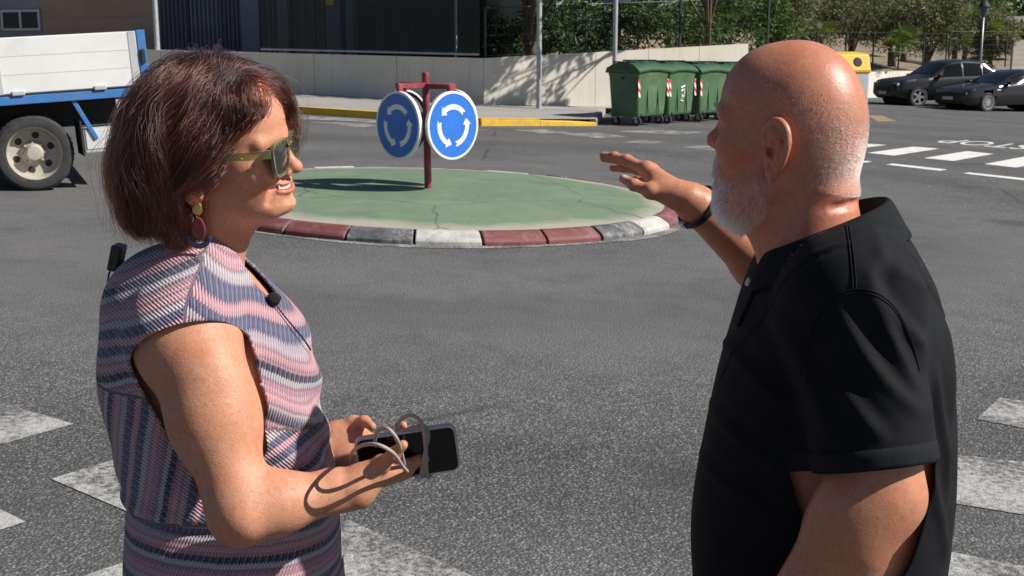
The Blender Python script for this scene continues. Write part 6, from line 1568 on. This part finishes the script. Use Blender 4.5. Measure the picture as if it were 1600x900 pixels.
# phone
CASE = mottled('phone_case', (.42, .43, .44, 1), (.5, .5, .51, 1), 90, .35, .05); GLS = NT('phone_glass'); GLS.set(Base__Color=(.003, .003, .0035, 1), Roughness=.08, Specular__IOR__Level=.4); GLS = GLS.m
pc = at(637, 709, 1.665); px_ = unit((1, .10, .125)); pn = unit(A((.02, -.99, -.10))-px_*np.dot((.02, -.99, -.10), px_)); pz = np.cross(pn, px_)*-1
if pz[2] < 0: pz = -pz
ph_ = empty('phone', pc, 0, 'grey cased phone with black screen held in the woman\'s hands', 'phone')
def rrect(w, h, r, n=7):
    out = []
    for cx, cy, a0 in ((w-r, h-r, 0), (-w+r, h-r, 90), (-w+r, -h+r, 180), (w-r, -h+r, 270)):
        out += [(cx+r*math.cos(math.radians(a0+90*k/(n-1))), cy+r*math.sin(math.radians(a0+90*k/(n-1)))) for k in range(n)]
    return out
mb = MB(); mb.poly_prism([pc+px_*x+pz*z+pn*.0052 for x, z in rrect(.0745, .0372, .012)], -pn*.0115)
o = mb.build('case', CASE, ph_); b = o.modifiers.new('round', 'BEVEL'); b.width = .0022; b.segments = 3; b.limit_method = 'ANGLE'; sub_ob(o, ph_)
mb = MB(); mb.poly_prism([pc+px_*x+pz*z+pn*.0056 for x, z in rrect(.0712, .0339, .0098)], -pn*.002); sub_ob(mb.build('screen', GLS, ph_), ph_)
# cord wound round the phone
CORD = mottled('taupe_cord', (.34, .28, .25, 1), (.44, .37, .33, 1), 400, .75, .5, 900)
fr_ = lambda u, w, d: pc+px_*u+pz*w+pn*d
cd = tag(bpy.data.objects.new('cord', None), 'taupe round cord looped around the phone', 'cord'); COL.objects.link(cd); cd.location = Vector(pc)
LOOPS = [
 [fr_(.030, -.040, -.004), fr_(.024, -.036, .010), fr_(.027, .000, .012), fr_(.031, .030, .014), fr_(.022, .044, .012), fr_(.004, .040, .004), fr_(-.002, .030, -.010)],
 [fr_(.022, -.039, -.004), fr_(.018, -.034, .011), fr_(.025, -.006, .0125), fr_(.028, .030, .020), fr_(.026, .055, .016), fr_(.010, .064, .010), fr_(-.008, .052, .004), fr_(-.010, .034, -.010)],
 [fr_(.016, -.040, -.002), fr_(.015, -.030, .011), fr_(.026, .006, .014), fr_(.034, .028, .011), fr_(.030, .040, .0), fr_(.020, .038, -.010)],
 [at(634, 738, 1.650), at(629, 715, 1.600), at(621, 688, 1.545), at(606, 670, 1.540), at(592, 672, 1.570), at(586, 686, 1.62), at(588, 700, 1.665)],
 [at(640, 740, 1.650), at(630, 730, 1.590), at(614, 708, 1.530), at(590, 695, 1.520), at(566, 696, 1.550), at(551, 706, 1.61), at(549, 720, 1.655), at(556, 728, 1.675)]]
for L_ in LOOPS:
    mb = MB(); mb.tube(cat_rom(L_, 8), .0027, 10); sub_ob(mb.build('strand', CORD, cd, True), cd)
mb = MB(); mb.tube([fr_(.006, -.033, .011), fr_(.016, -.034, .012)], [.0042, .0042], 12); sub_ob(mb.build('toggle', CASE, cd, True), cd)
# lapel microphone, its clip at the back of the neckline
def on_cloth(S, px, py, Ys=np.linspace(1.35, 2.1, 500)):
    p = A([at(px, py, y) for y in Ys]); v = S.local(p); i = np.flatnonzero(v < 0)
    return p[i[0]] if len(i) else at(px, py, 1.75)
FOAM = mottled('black_foam', (.008, .008, .009, 1), (.02, .02, .02, 1), 400, .95, 1., 900, dist=.003)
mp_ = on_cloth(DS, 421, 470)+A((.008, -.006, .004))
mi = empty('lapel_microphone', mp_, 0, 'small black foam microphone clipped on the dress neckline', 'microphone')
s_f = SDF(); s_f.add(ell(mp_, (.0105, .0105, .0105)), 0); P, F = s_f.mesh(.0016); P = displace(P, F, lambda P: .0006*np_field_noise(P, 900, 2)); sub_ob(np_mesh('windscreen', P, F, FOAM, mi), mi)
ctr = [mp_+A((.002, 0, -.008))]
for px, py in ((437, 490), (455, 512), (470, 530), (482, 548)): ctr.append(on_cloth(DS, px, py)+A((.004, -.003, .002)))
mb = MB(); mb.tube(cat_rom(ctr, 5), .0014, 8); sub_ob(mb.build('cable', CLEAR_DARK, mi, True), mi)
bp = at(183, 402, 1.80)
tr = empty('transmitter_clip', bp, 0, 'black microphone transmitter clipped at the back of the woman\'s collar', 'transmitter')
mb = MB(); mb.box(bp, (.016, .034, .040), Matrix.Rotation(.25, 3, 'Y'), .003); sub_ob(mb.build('casing', CLEAR_DARK, tr), tr)
mb = MB(); mb.tube(cat_rom([bp+A((-.006, -.01, -.016)), at(170, 430, 1.78), at(167, 460, 1.77), at(168, 492, 1.765)], 6), .0015, 8); sub_ob(mb.build('aerial', CLEAR_DARK, tr, True), tr)
# wristbands
def band(c, ax, r, w, name, mat, parent, sx=1.):
    ax = unit(ax); e1 = unit(np.cross(ax, A((0, 1., .2)))); e2 = np.cross(ax, e1); mb = MB(); n = 48; prof = [(-w/2, 0), (-w/2*.8, .0022), (w/2*.8, .0022), (w/2, 0), (w/2*.8, -.001), (-w/2*.8, -.001)]
    rg = [[mb.bm.verts.new(Vector(c+ax*t+(e1*math.cos(a)+e2*math.sin(a)*sx)*(r+o))) for t, o in prof] for a in np.arange(n)/n*2*math.pi]
    for k in range(n):
        for j in range(6): mb.bm.faces.new((rg[k][j], rg[k][(j+1) % 6], rg[(k+1) % n][(j+1) % 6], rg[(k+1) % n][j]))
    return sub_ob(mb.build(name, mat, parent, 50), parent)
wc = mw_f*.99+me_f*.01; fax = unit(mw_f-me_f)
wb = empty('fitness_wristband', wc, 0, 'thin black wristband with silver clasp on the man\'s raised wrist', 'wristband')
RUB = mottled('black_rubber', (.01, .01, .011, 1), (.018, .018, .02, 1), 50, .45, .05); STL = mottled('brushed_steel', (.5, .5, .5, 1), (.62, .62, .62, 1), 200, .3, .1, metallic=1.)
band(wc, fax, .0385, .013, 'strap', RUB, wb)
dn = unit(np.cross(fax, A((0, -1., 0)))); dn = dn if dn[2] < 0 else -dn
mb = MB(); mb.box(wc+dn*.0385+A((0, -.008, 0)), (.014, .016, .007), Vector(fax).to_track_quat('X', 'Z').to_matrix(), .0015); sub_ob(mb.build('clasp', STL, wb), wb)
wbw = empty('bracelet', wr_f, 0, 'pale blue band round the woman\'s far wrist', 'bracelet')
BLU = mottled('pale_blue_band', (.25, .36, .62, 1), (.34, .45, .70, 1), 60, .6, .1)
band(wr_f-unit(wr_f-el_f)*.014, wr_f-el_f, .0290, .012, 'strap', BLU, wbw)
